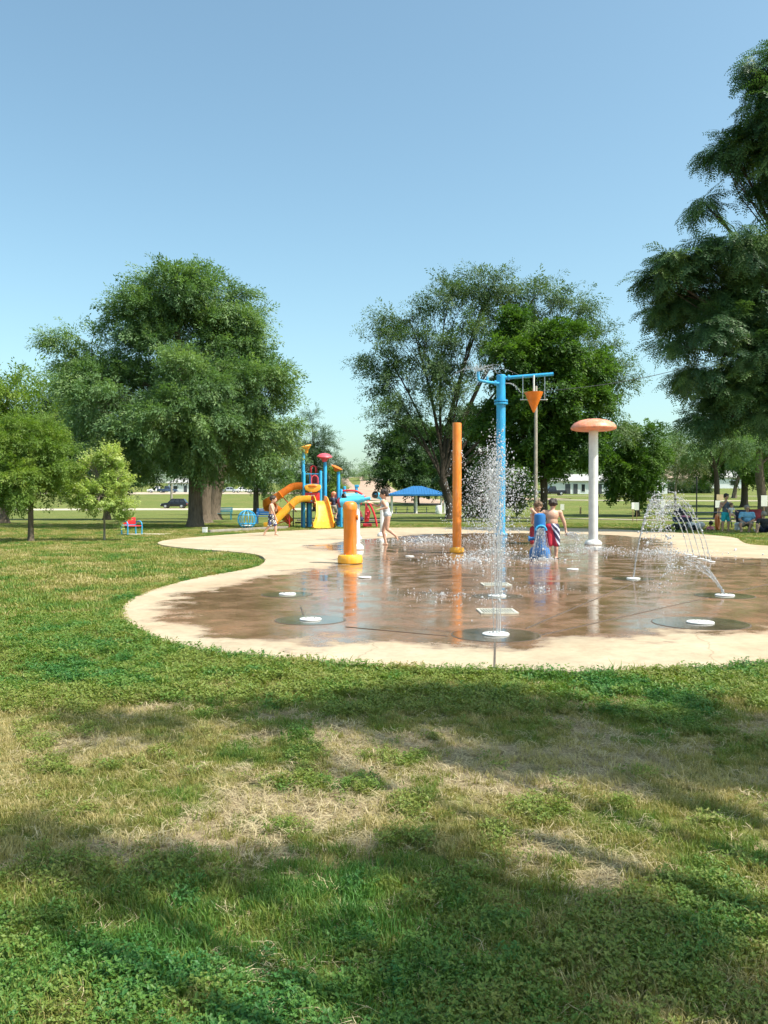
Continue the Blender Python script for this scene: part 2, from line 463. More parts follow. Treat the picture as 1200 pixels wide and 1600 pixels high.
def build_ground():
    xs = np.concatenate([-np.geomspace(1500, 9, 46), np.linspace(-8.6, 8.6, 130), np.geomspace(9, 1500, 46)])
    ys = np.concatenate([-np.geomspace(1200, 2, 18), np.linspace(-1.5, 9, 110), np.geomspace(9.2, 80, 70), np.geomspace(82, 1800, 60)])
    X, Y = np.meshgrid(xs, ys)
    Z = terrain(X, Y)
    near = np.clip(1 - (np.hypot(X, Y) - 30) / 30, 0, 1)
    Z = Z - .015 + near * (.05 * (fbm(X, Y, 2.2, 2) - .55))
    P = np.stack([X.ravel(), Y.ravel()], 1)
    sd = np.full(len(P), -50.0)
    nearm = (np.abs(P[:, 0]) < 30) & (P[:, 1] > 3) & (P[:, 1] < 45)
    sd[nearm] = sdist(P[nearm], PADP)
    Zf = Z.ravel()
    Zf = np.where(sd > .25, -.10, np.where(sd > -.4, np.minimum(Zf, -.012), Zf))
    nx, ny = len(xs), len(ys)
    me = bpy.data.meshes.new('ground')
    idx = np.arange(nx * ny).reshape(ny, nx)
    F = np.stack([idx[:-1, :-1], idx[:-1, 1:], idx[1:, 1:], idx[1:, :-1]], -1).reshape(-1, 4)
    me.from_pydata(np.column_stack([P, Zf]).tolist(), [], F.tolist())
    me.polygons.foreach_set('use_smooth', [True] * len(me.polygons))
    a = me.attributes.new('worn', 'FLOAT', 'POINT')
    w = np.where(P[:, 1] < 14, worn_mask(P[:, 0], P[:, 1]), 0) * np.clip((14 - P[:, 1]) / 6, 0, 1)
    a.data.foreach_set('value', w.astype(np.float32))
    me.materials.append(MATS['lawn'])
    o = bpy.data.objects.new('ground', me); COL.objects.link(o); o['kind'] = 'structure'
build_ground()

def build_pad():
    step = .34
    lo, hi = PADP.min(0), PADP.max(0)
    gx, gy = np.meshgrid(np.arange(lo[0], hi[0], step), np.arange(lo[1], hi[1], step))
    G = np.stack([gx.ravel(), gy.ravel()], 1) + NPR.uniform(-.05, .05, (gx.size, 2))
    d = sdist(G, PADP); G = G[d > .16]
    allp = [Vector(p) for p in PADP.tolist()] + [Vector(p) for p in G.tolist()]
    n = len(PADP)
    vs, es, fs, *_ = geometry.delaunay_2d_cdt(allp, [(i, (i + 1) % n) for i in range(n)], [], 1, 1e-5)
    P = np.array([(v.x, v.y) for v in vs])
    sd = sdist(P, WETP)
    V = [(p[0], p[1], PAD_Z) for p in P]
    F = [tuple(f) for f in fs]
    base = len(V)
    V += [(x, y, PAD_Z) for x, y in pad_line] + [(x, y, -.1) for x, y in pad_line]
    F += [(base + i, base + (i + 1) % n, base + n + (i + 1) % n, base + n + i) for i in range(n)]
    me = bpy.data.meshes.new('splash_pad_slab'); me.from_pydata(V, [], F)
    bm = bmesh.new(); bm.from_mesh(me)
    bmesh.ops.recalc_face_normals(bm, faces=bm.faces)
    up = [f for f in bm.faces if abs(f.normal.z) > .5 and f.normal.z < 0]
    if up: bmesh.ops.reverse_faces(bm, faces=up)
    bm.to_mesh(me); bm.free()
    a = me.attributes.new('wet', 'FLOAT', 'POINT')
    w = np.concatenate([np.clip(sd, -3, 3), np.full(2 * n, -3.0)])
    a.data.foreach_set('value', w.astype(np.float32))
    me.materials.append(MATS['pad_concrete'])
    o = bpy.data.objects.new('pavement', me); COL.objects.link(o); o['kind'] = 'structure'
    # saw-cut control joints
    def joint(a, b):
        (x0, y0), (x1, y1) = gp(*a), gp(*b)
        m = MB(); m.bar((x0, y0, PAD_Z + .001), (x1, y1, PAD_Z + .001), .014, .006)
        m.build('control_joint', 'joint_dark', o, smooth=False)
    joint((774, 1009), (773, 1052)); joint((822, 988), (1012, 905)); joint((840, 1000), (1250, 905))
    joint((540, 985), (700, 1000)); joint((1090, 874), (1200, 888)); joint((470, 953), (474, 966))
    return o
pad = build_pad()

def ribbon(name, pts, w, mat, kind='structure', lift=.012, th=.08):
    P = catmull([(x, y, 0) for x, y in pts], 8)
    V = []; F = []
    for i, p in enumerate(P):
        d = (P[min(i + 1, len(P) - 1)] - P[max(i - 1, 0)]).normalized(); s = Vector((-d.y, d.x, 0))
        ww = w if not callable(w) else w(i / (len(P) - 1))
        for t in (-.5, -.17, .17, .5):
            q = p + s * ww * t; V.append((q.x, q.y, tz(q.x, q.y) + lift))
    for i in range(len(P) - 1):
        for j in range(3): F.append((i * 4 + j, i * 4 + j + 1, (i + 1) * 4 + j + 1, (i + 1) * 4 + j))
    n = len(V)
    V += [(x, y, z - th) for x, y, z in V]
    for i in range(len(P) - 1):
        for j in (0, 3): F.append((i * 4 + j, (i + 1) * 4 + j, n + (i + 1) * 4 + j, n + i * 4 + j))
    m = MB(); m.add(V, F)
    o = m.build(name, mat, None)
    o['kind'] = kind
    return o
# park road behind the trees, gravel lot above it, gravel road up the hill, footpaths on the right
ribbon('road', [(-110, 138), (-70, 141), (-40, 143), (-10, 143), (6, 142)], 5.5, 'path_concrete', lift=.05)
lot = ribbon('parking_lot', [(-150, 222), (-90, 222), (-50, 224), (-18, 226)], 34, 'gravel', lift=.06)
ribbon('gravel_road', [(24, 118), (12, 132), (2, 160), (-4, 205), (-8, 260), (-13, 350), (-16, 420)], lambda t: 9 + 14 * t, 'gravel_red', lift=.08)
ribbon('path', [(10.5, 66), (13, 64), (15.8, 62), (19, 57), (24, 52.5), (32, 50), (42, 49)], 1.7, 'path_concrete', lift=.03)
ribbon('path', [(18, 118), (30, 114), (45, 112), (70, 112), (100, 116)], 2.2, 'path_concrete', lift=.05)
ribbon('path', [(28, 156), (45, 153), (80, 150)], 2.2, 'path_concrete', lift=.05)

# ------------------------------------------------------------------ turf
leafmat('turf_leaf', [(0.0, (.050, .165, .036)), (.25, (.105, .215, .036)), (.5, (.195, .245, .046)), (.75, (.31, .27, .085)), (1.0, (.50, .41, .20))], .30)
leafmat('straw', [(0.0, (.32, .25, .13)), (1.0, (.60, .50, .31))], .15, .7)

def clover_proto(seed, nl=30, r=.05, h=.052):
    R = random.Random(seed); vs = []; fs = []
    for i in range(nl):
        a = R.uniform(0, 2 * PI); rr = r * math.sqrt(R.random()); z = h * R.uniform(.25, 1.0)
        c = Vector((rr * math.cos(a), rr * math.sin(a), z))
        k = 3 if R.random() < .5 else 1
        L = R.uniform(.005, .0115) * (1.0 if k == 3 else 1.9); w = L * (.46 if k == 3 else .24)
        a0 = R.uniform(0, 2 * PI)
        for j in range(k):
            t = a0 + j * 2 * PI / 3
            d = Vector((math.cos(t), math.sin(t), R.uniform(.0, .75))).normalized()
            s = Vector((-math.sin(t), math.cos(t), R.uniform(-.3, .3)))
            o = len(vs); up = Vector((0, 0, .25 * w))
            vs += [c, c + d * L * .55 + s * w + up, c + d * L, c + d * L * .55 - s * w + up]
            fs += [(o, o + 1, o + 2), (o, o + 2, o + 3)]
        o = len(vs); sd = Vector((.0012, 0, 0))       # stem
        vs += [Vector((c.x * .5, c.y * .5, 0)) - sd, Vector((c.x * .5, c.y * .5, 0)) + sd, c]
        fs += [(o, o + 1, o + 2)]
    return [tuple(v) for v in vs], fs
def blade_proto(seed, nb=24, r=.05, h=.062, w=.0021, lean=.75):
    R = random.Random(seed); vs = []; fs = []
    for i in range(nb):
        a = R.uniform(0, 2 * PI); rr = r * math.sqrt(R.random()); p = Vector((rr * math.cos(a), rr * math.sin(a), 0))
        t = R.uniform(0, 2 * PI); L = h * R.uniform(.5, 1.15); ln = R.uniform(.1, lean)
        d = Vector((math.cos(t), math.sin(t), 0)); s = Vector((-d.y, d.x, 0)) * w
        p1 = p + Vector((0, 0, L * .55)) + d * L * ln * .4; p2 = p + Vector((0, 0, L * (1 - ln * .45))) + d * L * ln * 1.2
        o = len(vs); vs += [p - s, p + s, p1 + s * .8, p1 - s * .8, p2]
        fs += [(o, o + 1, o + 2, o + 3), (o + 3, o + 2, o + 4)]
    return [tuple(v) for v in vs], fs
def straw_proto(seed, nb=11):
    R = random.Random(seed); vs = []; fs = []
    for i in range(nb):
        p = Vector((R.uniform(-.05, .05), R.uniform(-.05, .05), R.uniform(.002, .012)))
        t = R.uniform(0, 2 * PI); L = R.uniform(.035, .10); rise = R.choice([0, 0, .05, .1, .35]) * L
        d = Vector((math.cos(t), math.sin(t), 0)); s = Vector((-d.y, d.x, 0)) * .0013
        b = Vector((R.uniform(-.02, .02), R.uniform(-.02, .02), rise * .7 + R.uniform(.0, .01)))
        o = len(vs); vs += [p - s, p + s, p + d * L * .5 + b + s, p + d * L * .5 + b - s, p + d * L + Vector((0, 0, rise))]
        fs += [(o, o + 1, o + 2, o + 3), (o + 3, o + 2, o + 4)]
    return [tuple(v) for v in vs], fs
clov = [proto('clover_%d' % i, *clover_proto(i), 'turf_leaf') for i in range(3)]
blad = [proto('blades_%d' % i, *blade_proto(20 + i), 'turf_leaf') for i in range(3)]
strw = [proto('straw_%d' % i, *straw_proto(40 + i), 'straw') for i in range(3)]
tuft = [proto('tuft_%d' % i, *blade_proto(60 + i, 46, .16, .075, .0065, .7), 'turf_leaf') for i in range(2)]

def fan_points(n, d0, d1, half=.60, power=1.0):
    """random points of a sector in front of the camera, density ~ d**(power-1) per metre of depth"""
    u = NPR.random(n); e = power + 0.0
    d = (d0**e + u * (d1**e - d0**e)) ** (1 / e)
    return np.stack([NPR.uniform(-1, 1, n) * (math.tan(half) * d + 1.0), d], 1)
def turf():
    def emit(name, P, protos, mat, scl, tint, zoff=0.0, tilt=.25):
        n = len(P)
        z = terrain(P[:, 0], P[:, 1]) - .015 + np.clip(1 - (np.hypot(P[:, 0], P[:, 1]) - 30) / 30, 0, 1) * (.05 * (fbm(P[:, 0], P[:, 1], 2.2, 2) - .55)) + zoff
        rots = np.stack([NPR.normal(0, tilt, n), NPR.normal(0, tilt, n), NPR.uniform(0, 2 * PI, n)], 1)
        o = scatter(name, np.column_stack([P, z]), rots, scl, tint, protos, mat, None, NPR.integers(0, len(protos), n))
        return o
    def off_pad(P, m=.02): return P[sdist(P, PADP) < -m]
    def tints(P):
        x, y = P[:, 0], P[:, 1]
        big = fbm(x, y, 1.3, 8.0); sm = fbm(x, y, .4, 5.0)
        band = np.interp(y, [0, 2.0, 2.5, 3.0, 4.2, 4.8, 5.5, 8, 12, 20, 40], [-.06, -.04, .04, .15, .15, .04, -.04, -.02, .02, .10, .06])
        sm2 = fbm(x, y, .13, 15.0)
        return np.clip(.40 + 1.0 * (big - .5) + .9 * (sm - .5) + .7 * (sm2 - .5) + band + NPR.normal(0, .10, len(P)), 0, 1)
    # leafy weeds, foreground
    P = off_pad(fan_points(78000, 1.0, 8.5, .56, 1.4)); w = worn_mask(P[:, 0], P[:, 1])
    P = P[NPR.random(len(P)) > w * .93]
    den = .5 * fbm(P[:, 0], P[:, 1], .45, 12.0) + .5 * fbm(P[:, 0], P[:, 1], .16, 31.0) + np.interp(P[:, 1], [0, 2.4, 3, 4.3, 4.9, 9], [.06, .03, -.06, -.05, .10, .12])
    P = P[den > .525]
    o = emit('clover_patch', P, clov, 'turf_leaf', NPR.uniform(.55, 1.1, len(P)) * np.interp(P[:, 1], [0, 4.4, 5.0, 9], [.85, .85, 1.25, 1.3]), np.minimum(tints(P), NPR.uniform(.42, .62, len(P))))
    tag(o, 'low leafy clover and weeds growing through the shaded lawn', 'weeds')
    # grass blades, foreground
    P = off_pad(fan_points(125000, 1.0, 12, .56, 1.35)); w = worn_mask(P[:, 0], P[:, 1])
    P = P[NPR.random(len(P)) > w * .80]
    o = emit('grass', P, blad, 'turf_leaf', NPR.uniform(.32, .85, len(P)) * np.interp(P[:, 1], [0, 2.4, 3, 4.4, 5], [1.05, 1.0, .8, .8, 1.1]), np.clip(tints(P) + .14 + .2 * worn_mask(P[:, 0], P[:, 1]), 0, 1))
    tag(o, 'short olive green and browning grass blades of the lawn', 'grass')
    # dry straw lying in the worn patches
    P = off_pad(fan_points(48000, 1.0, 8, .56, 1.4)); w = worn_mask(P[:, 0], P[:, 1])
    P = P[NPR.random(len(P)) < .12 + w * .50]
    o = emit('dry_straw', P, strw, 'straw', NPR.uniform(.45, .95, len(P)), NPR.random(len(P)), .002, .15)
    tag(o, 'dry pale straw littering the worn bare patches of lawn', 'straw')
    # the lawn further off
    P = off_pad(fan_points(46000, 7.5, 48, .52, 1.15), .12)
    o = emit('lawn_grass', P, tuft, 'turf_leaf', NPR.uniform(.55, 1.1, len(P)), np.clip(tints(P) + .13, 0, 1), 0, .12)
    tag(o, 'short mown grass around the far side of the pavement', 'grass')
    # taller fringe overhanging the near pad edge
    L = np.array(pad_line); seg = np.linalg.norm(np.roll(L, -1, 0) - L, axis=1)
    m = (L[:, 1] < 15) & (np.abs(L[:, 0]) < 7)
    pts = []
    for i in np.nonzero(m)[0]:
        a, b = L[i], L[(i + 1) % len(L)]
        for k in range(int(seg[i] * 130)):
            q = a + (b - a) * NPR.random(); d = (b - a) / seg[i]; nrm = np.array([d[1], -d[0]])
            s = -1 if inside((q + nrm * .05)[None], PADP)[0] else 1
            pts.append(q + nrm * s * abs(NPR.normal(0.005, .10)))
    P = np.array(pts)
    o = emit('fringe_weeds', P, clov + blad, 'turf_leaf', NPR.uniform(.8, 1.7, len(P)), np.clip(tints(P) - .08, 0, 1), 0, .22)
    tag(o, 'taller green weeds fringing the edge of the concrete', 'weeds')
turf()

# ------------------------------------------------------------------ trees
def barkmat(name, c):
    m, nt, bs = _nodes(name)
    tc = N(nt, 'ShaderNodeTexCoord'); mp = N(nt, 'ShaderNodeMapping'); mp.inputs['Scale'].default_value = (7, 7, 1.1)
    nt.links.new(tc.outputs['Object'], mp.inputs[0])
    n = noise(nt, 2.2, 7, .7, vec=mp.outputs[0])
    r = ramp(nt, [(.3, tuple(x * .45 for x in c)), (.5, c), (.72, tuple(min(1, x * 1.5) for x in c))], n.outputs[0])
    nt.links.new(r.outputs[0], bs.inputs['Base Color']); bs.inputs['Roughness'].default_value = .9
    bs.inputs['Specular IOR Level'].default_value = .2
    bump(nt, bs, n.outputs[0], .9, .06)
barkmat('bark', (.15, .115, .085)); barkmat('bark_pale', (.27, .23, .18)); barkmat('bark_dark', (.075, .06, .046))
leafmat('leaf_locust', [(0, (0.067, 0.127, 0.055)), (.5, (0.132, 0.230, 0.084)), (1, (0.266, 0.358, 0.138))], .35)
leafmat('leaf_airy', [(0, (0.051, 0.095, 0.040)), (.5, (0.094, 0.162, 0.059)), (1, (0.166, 0.228, 0.086))], .30)
leafmat('leaf_maple', [(0, (.030, .078, .014)), (.5, (.075, .155, .026)), (1, (.145, .245, .042))], .35)
leafmat('leaf_dark', [(0, (0.022, 0.054, 0.017)), (.5, (0.042, 0.092, 0.026)), (1, (0.082, 0.149, 0.042))], .25)
leafmat('leaf_yellow', [(0, (0.086, 0.157, 0.028)), (.5, (0.157, 0.249, 0.044)), (1, (0.282, 0.358, 0.069))], .40)
leafmat('leaf_lime', [(0, (0.197, 0.296, 0.071)), (.5, (0.374, 0.467, 0.146)), (1, (0.632, 0.653, 0.292))], .42)
leafmat('leaf_grey', [(0, (0.078, 0.104, 0.039)), (.5, (0.130, 0.163, 0.065)), (1, (0.195, 0.221, 0.098))], .35)
leafmat('leaf_weep', [(0, (0.031, 0.078, 0.034)), (.5, (0.066, 0.138, 0.050)), (1, (0.145, 0.219, 0.056))], .28)

def leaf_spray(seed, n=34, L=.75, leaf=.12, wid=.42, droop=.35, spread=.34):
    """a twig with alternating leaves; grows along +X, droops in -Z"""
    R = random.Random(seed); vs = []; fs = []
    def twig(a, b, w):
        d = (b - a).normalized(); s = d.orthogonal().normalized() * w
        o = len(vs); vs.extend([a + s, a - s, b]); fs.append((o, o + 1, o + 2))
    ax = [Vector((L * t, R.uniform(-.02, .02), -droop * L * t * t)) for t in (0, .25, .5, .75, 1)]
    for a, b in zip(ax, ax[1:]): twig(a, b, .006)
    for i in range(n):
        t = R.uniform(.05, 1.0)
        k = min(int(t * 4), 3); f = t * 4 - k
        p = ax[k].lerp(ax[k + 1], f)
        a = R.uniform(0, 2 * PI)
        off = Vector((R.uniform(-.05, .12), math.cos(a) * spread * L * R.uniform(.2, 1) * (1.1 - .6 * t), math.sin(a) * spread * .55 * L * R.uniform(.2, 1)))
        q = p + off
        d = (off + Vector((.10, R.uniform(-.1, .1), R.uniform(-.16, .04)))).normalized()
        s = d.cross(Vector((R.uniform(-.4, .4), R.uniform(-.4, .4), 1))).normalized()
        ll = leaf * R.uniform(.65, 1.2); w = ll * wid * .5
        nrm = d.cross(s) * (ll * .09)
        o = len(vs); vs.extend([q, q + d * ll * .45 + s * w + nrm, q + d * ll, q + d * ll * .45 - s * w + nrm])
        fs.extend([(o, o + 1, o + 2), (o, o + 2, o + 3)])
    return [tuple(v) for v in vs], fs
def frond_spray(seed, nf=7, L=.9, fl=.46, pairs=6, leaf=.15):
    """feathery pinnate fronds hanging from a drooping twig"""
    R = random.Random(seed); vs = []; fs = []
    for i in range(nf):
        t = (i + .6) / nf; p = Vector((L * t, 0, -.32 * L * t * t))
        sd = 1 if i % 2 else -1
        f = fl * R.uniform(.7, 1.15)
        d0 = Vector((R.uniform(.4, 1.0), sd * R.uniform(.3, 1.0), R.uniform(-.15, .25))).normalized()
        prev = p
        for k in range(pairs):
            u = (k + 1) / pairs
            q = p + d0 * f * u + Vector((0, 0, -.62 * f * u * u))
            dd = (q - prev).normalized(); s = dd.cross(Vector((0, 0, 1))); s = s.normalized() if s.length > 1e-4 else Vector((0, 1, 0))
            for e in (-1, 1):
                ll = leaf * (1.1 - .5 * abs(u - .5)) * R.uniform(.8, 1.2)
                dl = (s * e + dd * .45 + Vector((0, 0, R.uniform(-.45, .05)))).normalized(); w = dd * (ll * .20)
                o = len(vs); vs.extend([q, q + dl * ll * .5 + w, q + dl * ll, q + dl * ll * .5 - w])
                fs.extend([(o, o + 1, o + 2), (o, o + 2, o + 3)])
            prev = q
        o = len(vs); vs.extend([p, p + Vector((0, .006, 0)), p + d0 * f * .9 + Vector((0, 0, -.5 * f))]); fs.append((o, o + 1, o + 2))
    return [tuple(v) for v in vs], fs
_sprays = {}
def sprays(kind, mat):
    k = (kind, mat)
    if k not in _sprays:
        if kind == 'fine': g = [leaf_spray(100 + i, 40, .75, .135, .46) for i in range(3)]
        elif kind == 'airy': g = [leaf_spray(130 + i, 30, .95, .17, .42, .3, .34) for i in range(3)]
        elif kind == 'broad': g = [leaf_spray(160 + i, 34, .70, .15, .72, .45, .42) for i in range(3)]
        elif kind == 'frond': g = [frond_spray(190 + i) for i in range(3)]
        elif kind == 'shoot': g = [leaf_spray(220 + i, 18, .42, .105, .62, -.1, .30) for i in range(3)]
        elif kind == 'needle': g = [leaf_spray(250 + i, 46, .9, .16, .16, .25, .22) for i in range(2)]
        _sprays[k] = [proto('%s_%s_%d' % (kind, mat, i), *x, mat) for i, x in enumerate(g)]
    return _sprays[k]

def euler_from_dir(D, roll):
    """euler XYZ arrays turning +X to D with a roll about it"""
    D = D / np.linalg.norm(D, axis=1, keepdims=True)
    yaw = np.arctan2(D[:, 1], D[:, 0]); pit = -np.arcsin(np.clip(D[:, 2], -1, 1))
    return np.stack([roll, pit, yaw], 1)

def tree(name, label, px, Y, lobes, bark='bark', leaf='leaf_locust', spray='fine', trunk_r=.3, fork=2.5, dens=1.0, clump=.9, scale=1.0,
         per=16, lean=0.0, group=None, cat='tree', limb_n=None, depth=.85, base_z=None, seed=1, twigs=.6, droop=.15, stems=1, shell=.55, vase=False):
    """lobes in reference pixels at distance Y: (px, py, rx, ry[, depth offset m]); all geometry ends up in metres round the trunk base"""
    R = random.Random(seed); NR = np.random.default_rng(seed + 500)
    bx = wx(px, Y); bz = tz(bx, Y) if base_z is None else base_z
    T = thing(name, label, cat, (bx, Y, bz - .04), 0, group)
    k = Y / F_PX
    Lb = []
    for l in lobes:
        cx = wx(l[0], Y) - bx; cz = wz(l[1], Y) - bz; rx, rz = l[2] * k, l[3] * k
        dy = l[4] if len(l) > 4 else R.uniform(-.35, .35) * rx
        Lb.append((Vector((cx, dy, cz)), rx, max(rx, rz) * depth, rz))
    wood = MB(); top = Vector((lean, 0, fork))
    flare = [(0, 1.55), (.06, 1.25), (.16, 1.05), (.4, .95), (.75, .9), (1, .95)]
    n = 12 if trunk_r * F_PX / Y > 4 else 8
    for s in range(stems):
        o = Vector((0, 0, 0)) if stems == 1 else Vector((R.uniform(-1, 1) * trunk_r, R.uniform(-1, 1) * trunk_r, 0))
        wood.tube([o + Vector((lean * t * t + R.uniform(-.05, .05) * trunk_r * (t > .1), R.uniform(-.05, .05) * trunk_r, fork * t)) for t, _ in flare],
                  [trunk_r * f for _, f in flare], n)
    pts, dirs, tin, scl = [], [], [], []
    hi = max(Lb, key=lambda l: l[0].z)[0]
    leader = bez(top, top + Vector((0, 0, (hi.z - fork) * .35)), top.lerp(hi, .6) + Vector((R.uniform(-.3, .3), R.uniform(-.3, .3), 0)), hi, 12)
    lr = [trunk_r * (.92 - .86 * i / 12) * (.75 if vase else 1) for i in range(13)]
    wood.tube(leader, lr, 9)
    for (c, rx, ry, rz) in Lb:
        zt = fork + max(0, c.z - fork) * ((.12 if vase else .42) + R.uniform(-.08, .1)) - max(0, c.z - fork) * .1
        ia = min(range(13), key=lambda i: abs(leader[i].z - zt))
        a = leader[ia]
        dl = (c - a).length
        mid = a.lerp(c, .55) + Vector((R.uniform(-.06, .06), R.uniform(-.06, .06), .10)) * dl
        limb = bez(a, a.lerp(mid, .5) + Vector((0, 0, .03 * dl)), mid, c, 8)
        r0 = min(lr[ia] * .6, trunk_r * R.uniform(.26, .42))
        wood.tube(limb, [r0 * (1 - .85 * i / 8) + .008 for i in range(9)], 7)
        area = 4 * PI * ((rx * ry) ** 1.6 / 3 + (rx * rz) ** 1.6 / 3 + (ry * rz) ** 1.6 / 3) ** (1 / 1.6)
        ncl = max(4, int(dens * area / (clump * clump * 2.2)))
        for _ in range(ncl):
            d = Vector((R.gauss(0, 1), R.gauss(0, 1), R.gauss(0.12, 1))).normalized()
            rr = shell + (1 - shell) * R.random() ** .6
            p = c + Vector((d.x * rx, d.y * ry, d.z * rz)) * rr
            if p.z < .35: continue
            if R.random() < twigs:
                st = limb[R.randint(4, 8)]
                b1 = st.lerp(p, .5) + Vector((R.uniform(-.1, .1), R.uniform(-.1, .1), R.uniform(-.05, .12))) * (p - st).length
                rr0 = max(.012, r0 * .22)
                wood.tube([st, b1, p], [rr0, rr0 * .6, .008], 5, caps=False)
            cs = clump * R.uniform(.6, 1.35)
            m = max(3, int(per * (cs / clump) ** 2))
            q = NR.normal(0, 1, (m, 3)); q /= np.linalg.norm(q, axis=1, keepdims=True); q *= (NR.random((m, 1)) ** .5)
            q *= np.array([cs, cs, cs * .58])
            out = np.array(d)
            dd = q / cs + out * .75 + NR.normal(0, .35, (m, 3)); dd[:, 2] -= droop
            pts.append(np.array(p) + q - dd / np.linalg.norm(dd, axis=1, keepdims=True) * .3 * scale); dirs.append(dd)
            tt = R.gauss(.5, .15)
            tin.append(np.clip(tt + NR.normal(0, .13, m) + .14 * q[:, 2] / cs, 0, 1)); scl.append(NR.uniform(.7, 1.25, m) * scale)
    wood.build('trunk', bark, T, fix=False)
    P = np.concatenate(pts); D = np.concatenate(dirs)
    scatter('crown', P, euler_from_dir(D, NR.uniform(-.6, .6, len(P))), np.concatenate(scl), np.concatenate(tin), sprays(spray, leaf), leaf, T, NR.integers(0, len(sprays(spray, leaf)), len(P)))
    return T

BG = 'trees around the park'
tree('shade_tree', 'tall broad full-crowned tree with thick flared trunk beside the teal bench', 305, 41,
     [(270, 462, 70, 40), (335, 470, 55, 42), (225, 500, 55, 45), (370, 505, 40, 45), (300, 550, 105, 60), (150, 555, 55, 58), (190, 620, 85, 62, -1), (320, 615, 85, 58, -2.4), (300, 670, 85, 55, -3),
      (408, 615, 50, 55, -1), (415, 680, 48, 55), (360, 715, 70, 38, -1), (215, 700, 80, 50, 1), (380, 560, 40, 45)],
     'bark', 'leaf_locust', 'fine', .36, 3.0, .85, .82, 1.0, 27, seed=3, depth=.9, droop=.1, shell=.45)
tree('shade_tree', 'gnarled trunked tree close behind the tall broad tree', 318, 50, [(330, 600, 60, 60, 1.5), (300, 660, 70, 50, 2), (350, 680, 60, 45, 2)],
     'bark', 'leaf_dark', 'fine', .42, 4.0, .7, 1.0, 1.2, 12, lean=.4, seed=5)
tree('shade_tree', 'leaning thick pale trunk tree left of the teal bench', 333, 60, [(345, 650, 55, 55, 2), (390, 700, 50, 40, 2)],
     'bark', 'leaf_dark', 'fine', .50, 4.2, .7, 1.0, 1.3, 12, lean=.8, seed=6)
tree('shade_tree', 'slim dark forked trunk tree behind the blue slatted panel', 400, 86, [(405, 690, 55, 55), (380, 720, 40, 30), (440, 720, 38, 38), (425, 745, 36, 20)],
     'bark_dark', 'leaf_locust', 'fine', .30, 3.6, .8, 1.3, 1.5, 14, seed=8)
tree('shade_tree', 'old tree with flared brown trunk left of the small yellow green tree', 2, 48, [(15, 612, 55, 48), (-40, 640, 70, 70), (55, 645, 45, 50), (0, 700, 70, 50), (60, 705, 50, 48)],
     'bark', 'leaf_yellow', 'airy', .36, 3.2, .8, 1.0, 1.1, 15, seed=9)
tree('shade_tree', 'dark leafed tree standing behind the lime green sapling', 167, 60, [(110, 640, 45, 50), (150, 670, 60, 60), (90, 705, 60, 45), (190, 725, 55, 35), (130, 740, 70, 32), (75, 630, 40, 40)],
     'bark', 'leaf_dark', 'fine', .24, 2.7, .9, 1.0, 1.2, 16, seed=10)
tree('small_tree', 'small round yellow green tree with slim straight trunk on the left lawn', 48, 25.3, [(50, 690, 44, 38), (82, 715, 28, 42), (5, 705, 38, 52), (50, 750, 48, 34, -.5), (8, 768, 36, 24), (80, 766, 20, 20)],
     'bark', 'leaf_yellow', 'fine', .085, 1.5, 1.0, .36, .50, 17, seed=12, depth=.95)
tree('sapling', 'young lime green sapling with thin pale trunk beside the red bench', 163, 26.0, [(172, 712, 17, 22), (150, 735, 30, 28), (185, 745, 24, 26), (160, 772, 40, 28, -.3), (125, 765, 20, 28), (190, 785, 18, 20), (192, 812, 10, 17)],
     'bark_pale', 'leaf_lime', 'shoot', .035, 1.1, 1.15, .22, .62, 9, seed=13, twigs=.9, droop=-.35)
# middle
tree('locust_tree', 'huge airy spreading locust tree behind the splash poles', 704, 62,
     [(592, 535, 44, 45), (640, 500, 50, 40), (700, 470, 55, 42), (765, 448, 60, 36), (835, 465, 55, 40), (895, 480, 42, 44), (935, 545, 40, 52), (965, 590, 32, 45), (610, 600, 50, 42), (660, 560, 60, 50), (730, 540, 60, 50), (790, 510, 60, 50), (625, 660, 44, 32), (690, 630, 55, 45), (970, 640, 20, 40), (860, 560, 70, 60)],
     'bark_dark', 'leaf_airy', 'airy', .34, 3.0, .50, .85, 1.05, 13, seed=20, twigs=.8, lean=-.6, droop=.2, shell=.2, vase=True)
tree('maple_tree', 'dense bright green maple behind the tipping bucket', 850, 54,
     [(820, 520, 40, 38), (880, 545, 48, 42), (800, 570, 46, 42), (925, 575, 26, 36), (850, 610, 66, 50), (910, 640, 36, 45), (830, 670, 66, 45), (900, 688, 46, 40), (765, 650, 36, 32), (790, 725, 48, 26), (850, 715, 45, 25)],
     'bark_dark', 'leaf_maple', 'broad', .26, 2.6, 1.0, .75, 1.05, 18, seed=22, droop=.2)
tree('shade_tree', 'dark bushy tree directly behind the blue roofed shelter', 652, 128, [(610, 712, 30, 34), (645, 695, 40, 40), (620, 742, 36, 22), (690, 712, 42, 44), (665, 745, 44, 22)],
     'bark_dark', 'leaf_dark', 'broad', .30, 4.5, 1.1, 1.6, 1.9, 16, seed=24)
tree('shade_tree', 'dark drooping tree whose trunk stands right of the blue roofed shelter', 735, 70, [(740, 690, 44, 50), (770, 730, 55, 45), (720, 740, 40, 34), (800, 770, 40, 24), (750, 775, 40, 22)],
     'bark_dark', 'leaf_dark', 'broad', .26, 2.6, .9, .9, 1.1, 15, seed=25)
tree('conifer_tree', 'dark ragged conifer rising behind the play tower', 492, 118, [(488, 665, 12, 22), (496, 690, 22, 20), (505, 705, 28, 18), (478, 712, 24, 22), (515, 735, 30, 18), (470, 745, 30, 22), (500, 755, 42, 20)],
     'bark_dark', 'leaf_dark', 'needle', .28, 6.0, .9, 1.3, 1.7, 14, seed=26, twigs=.9)
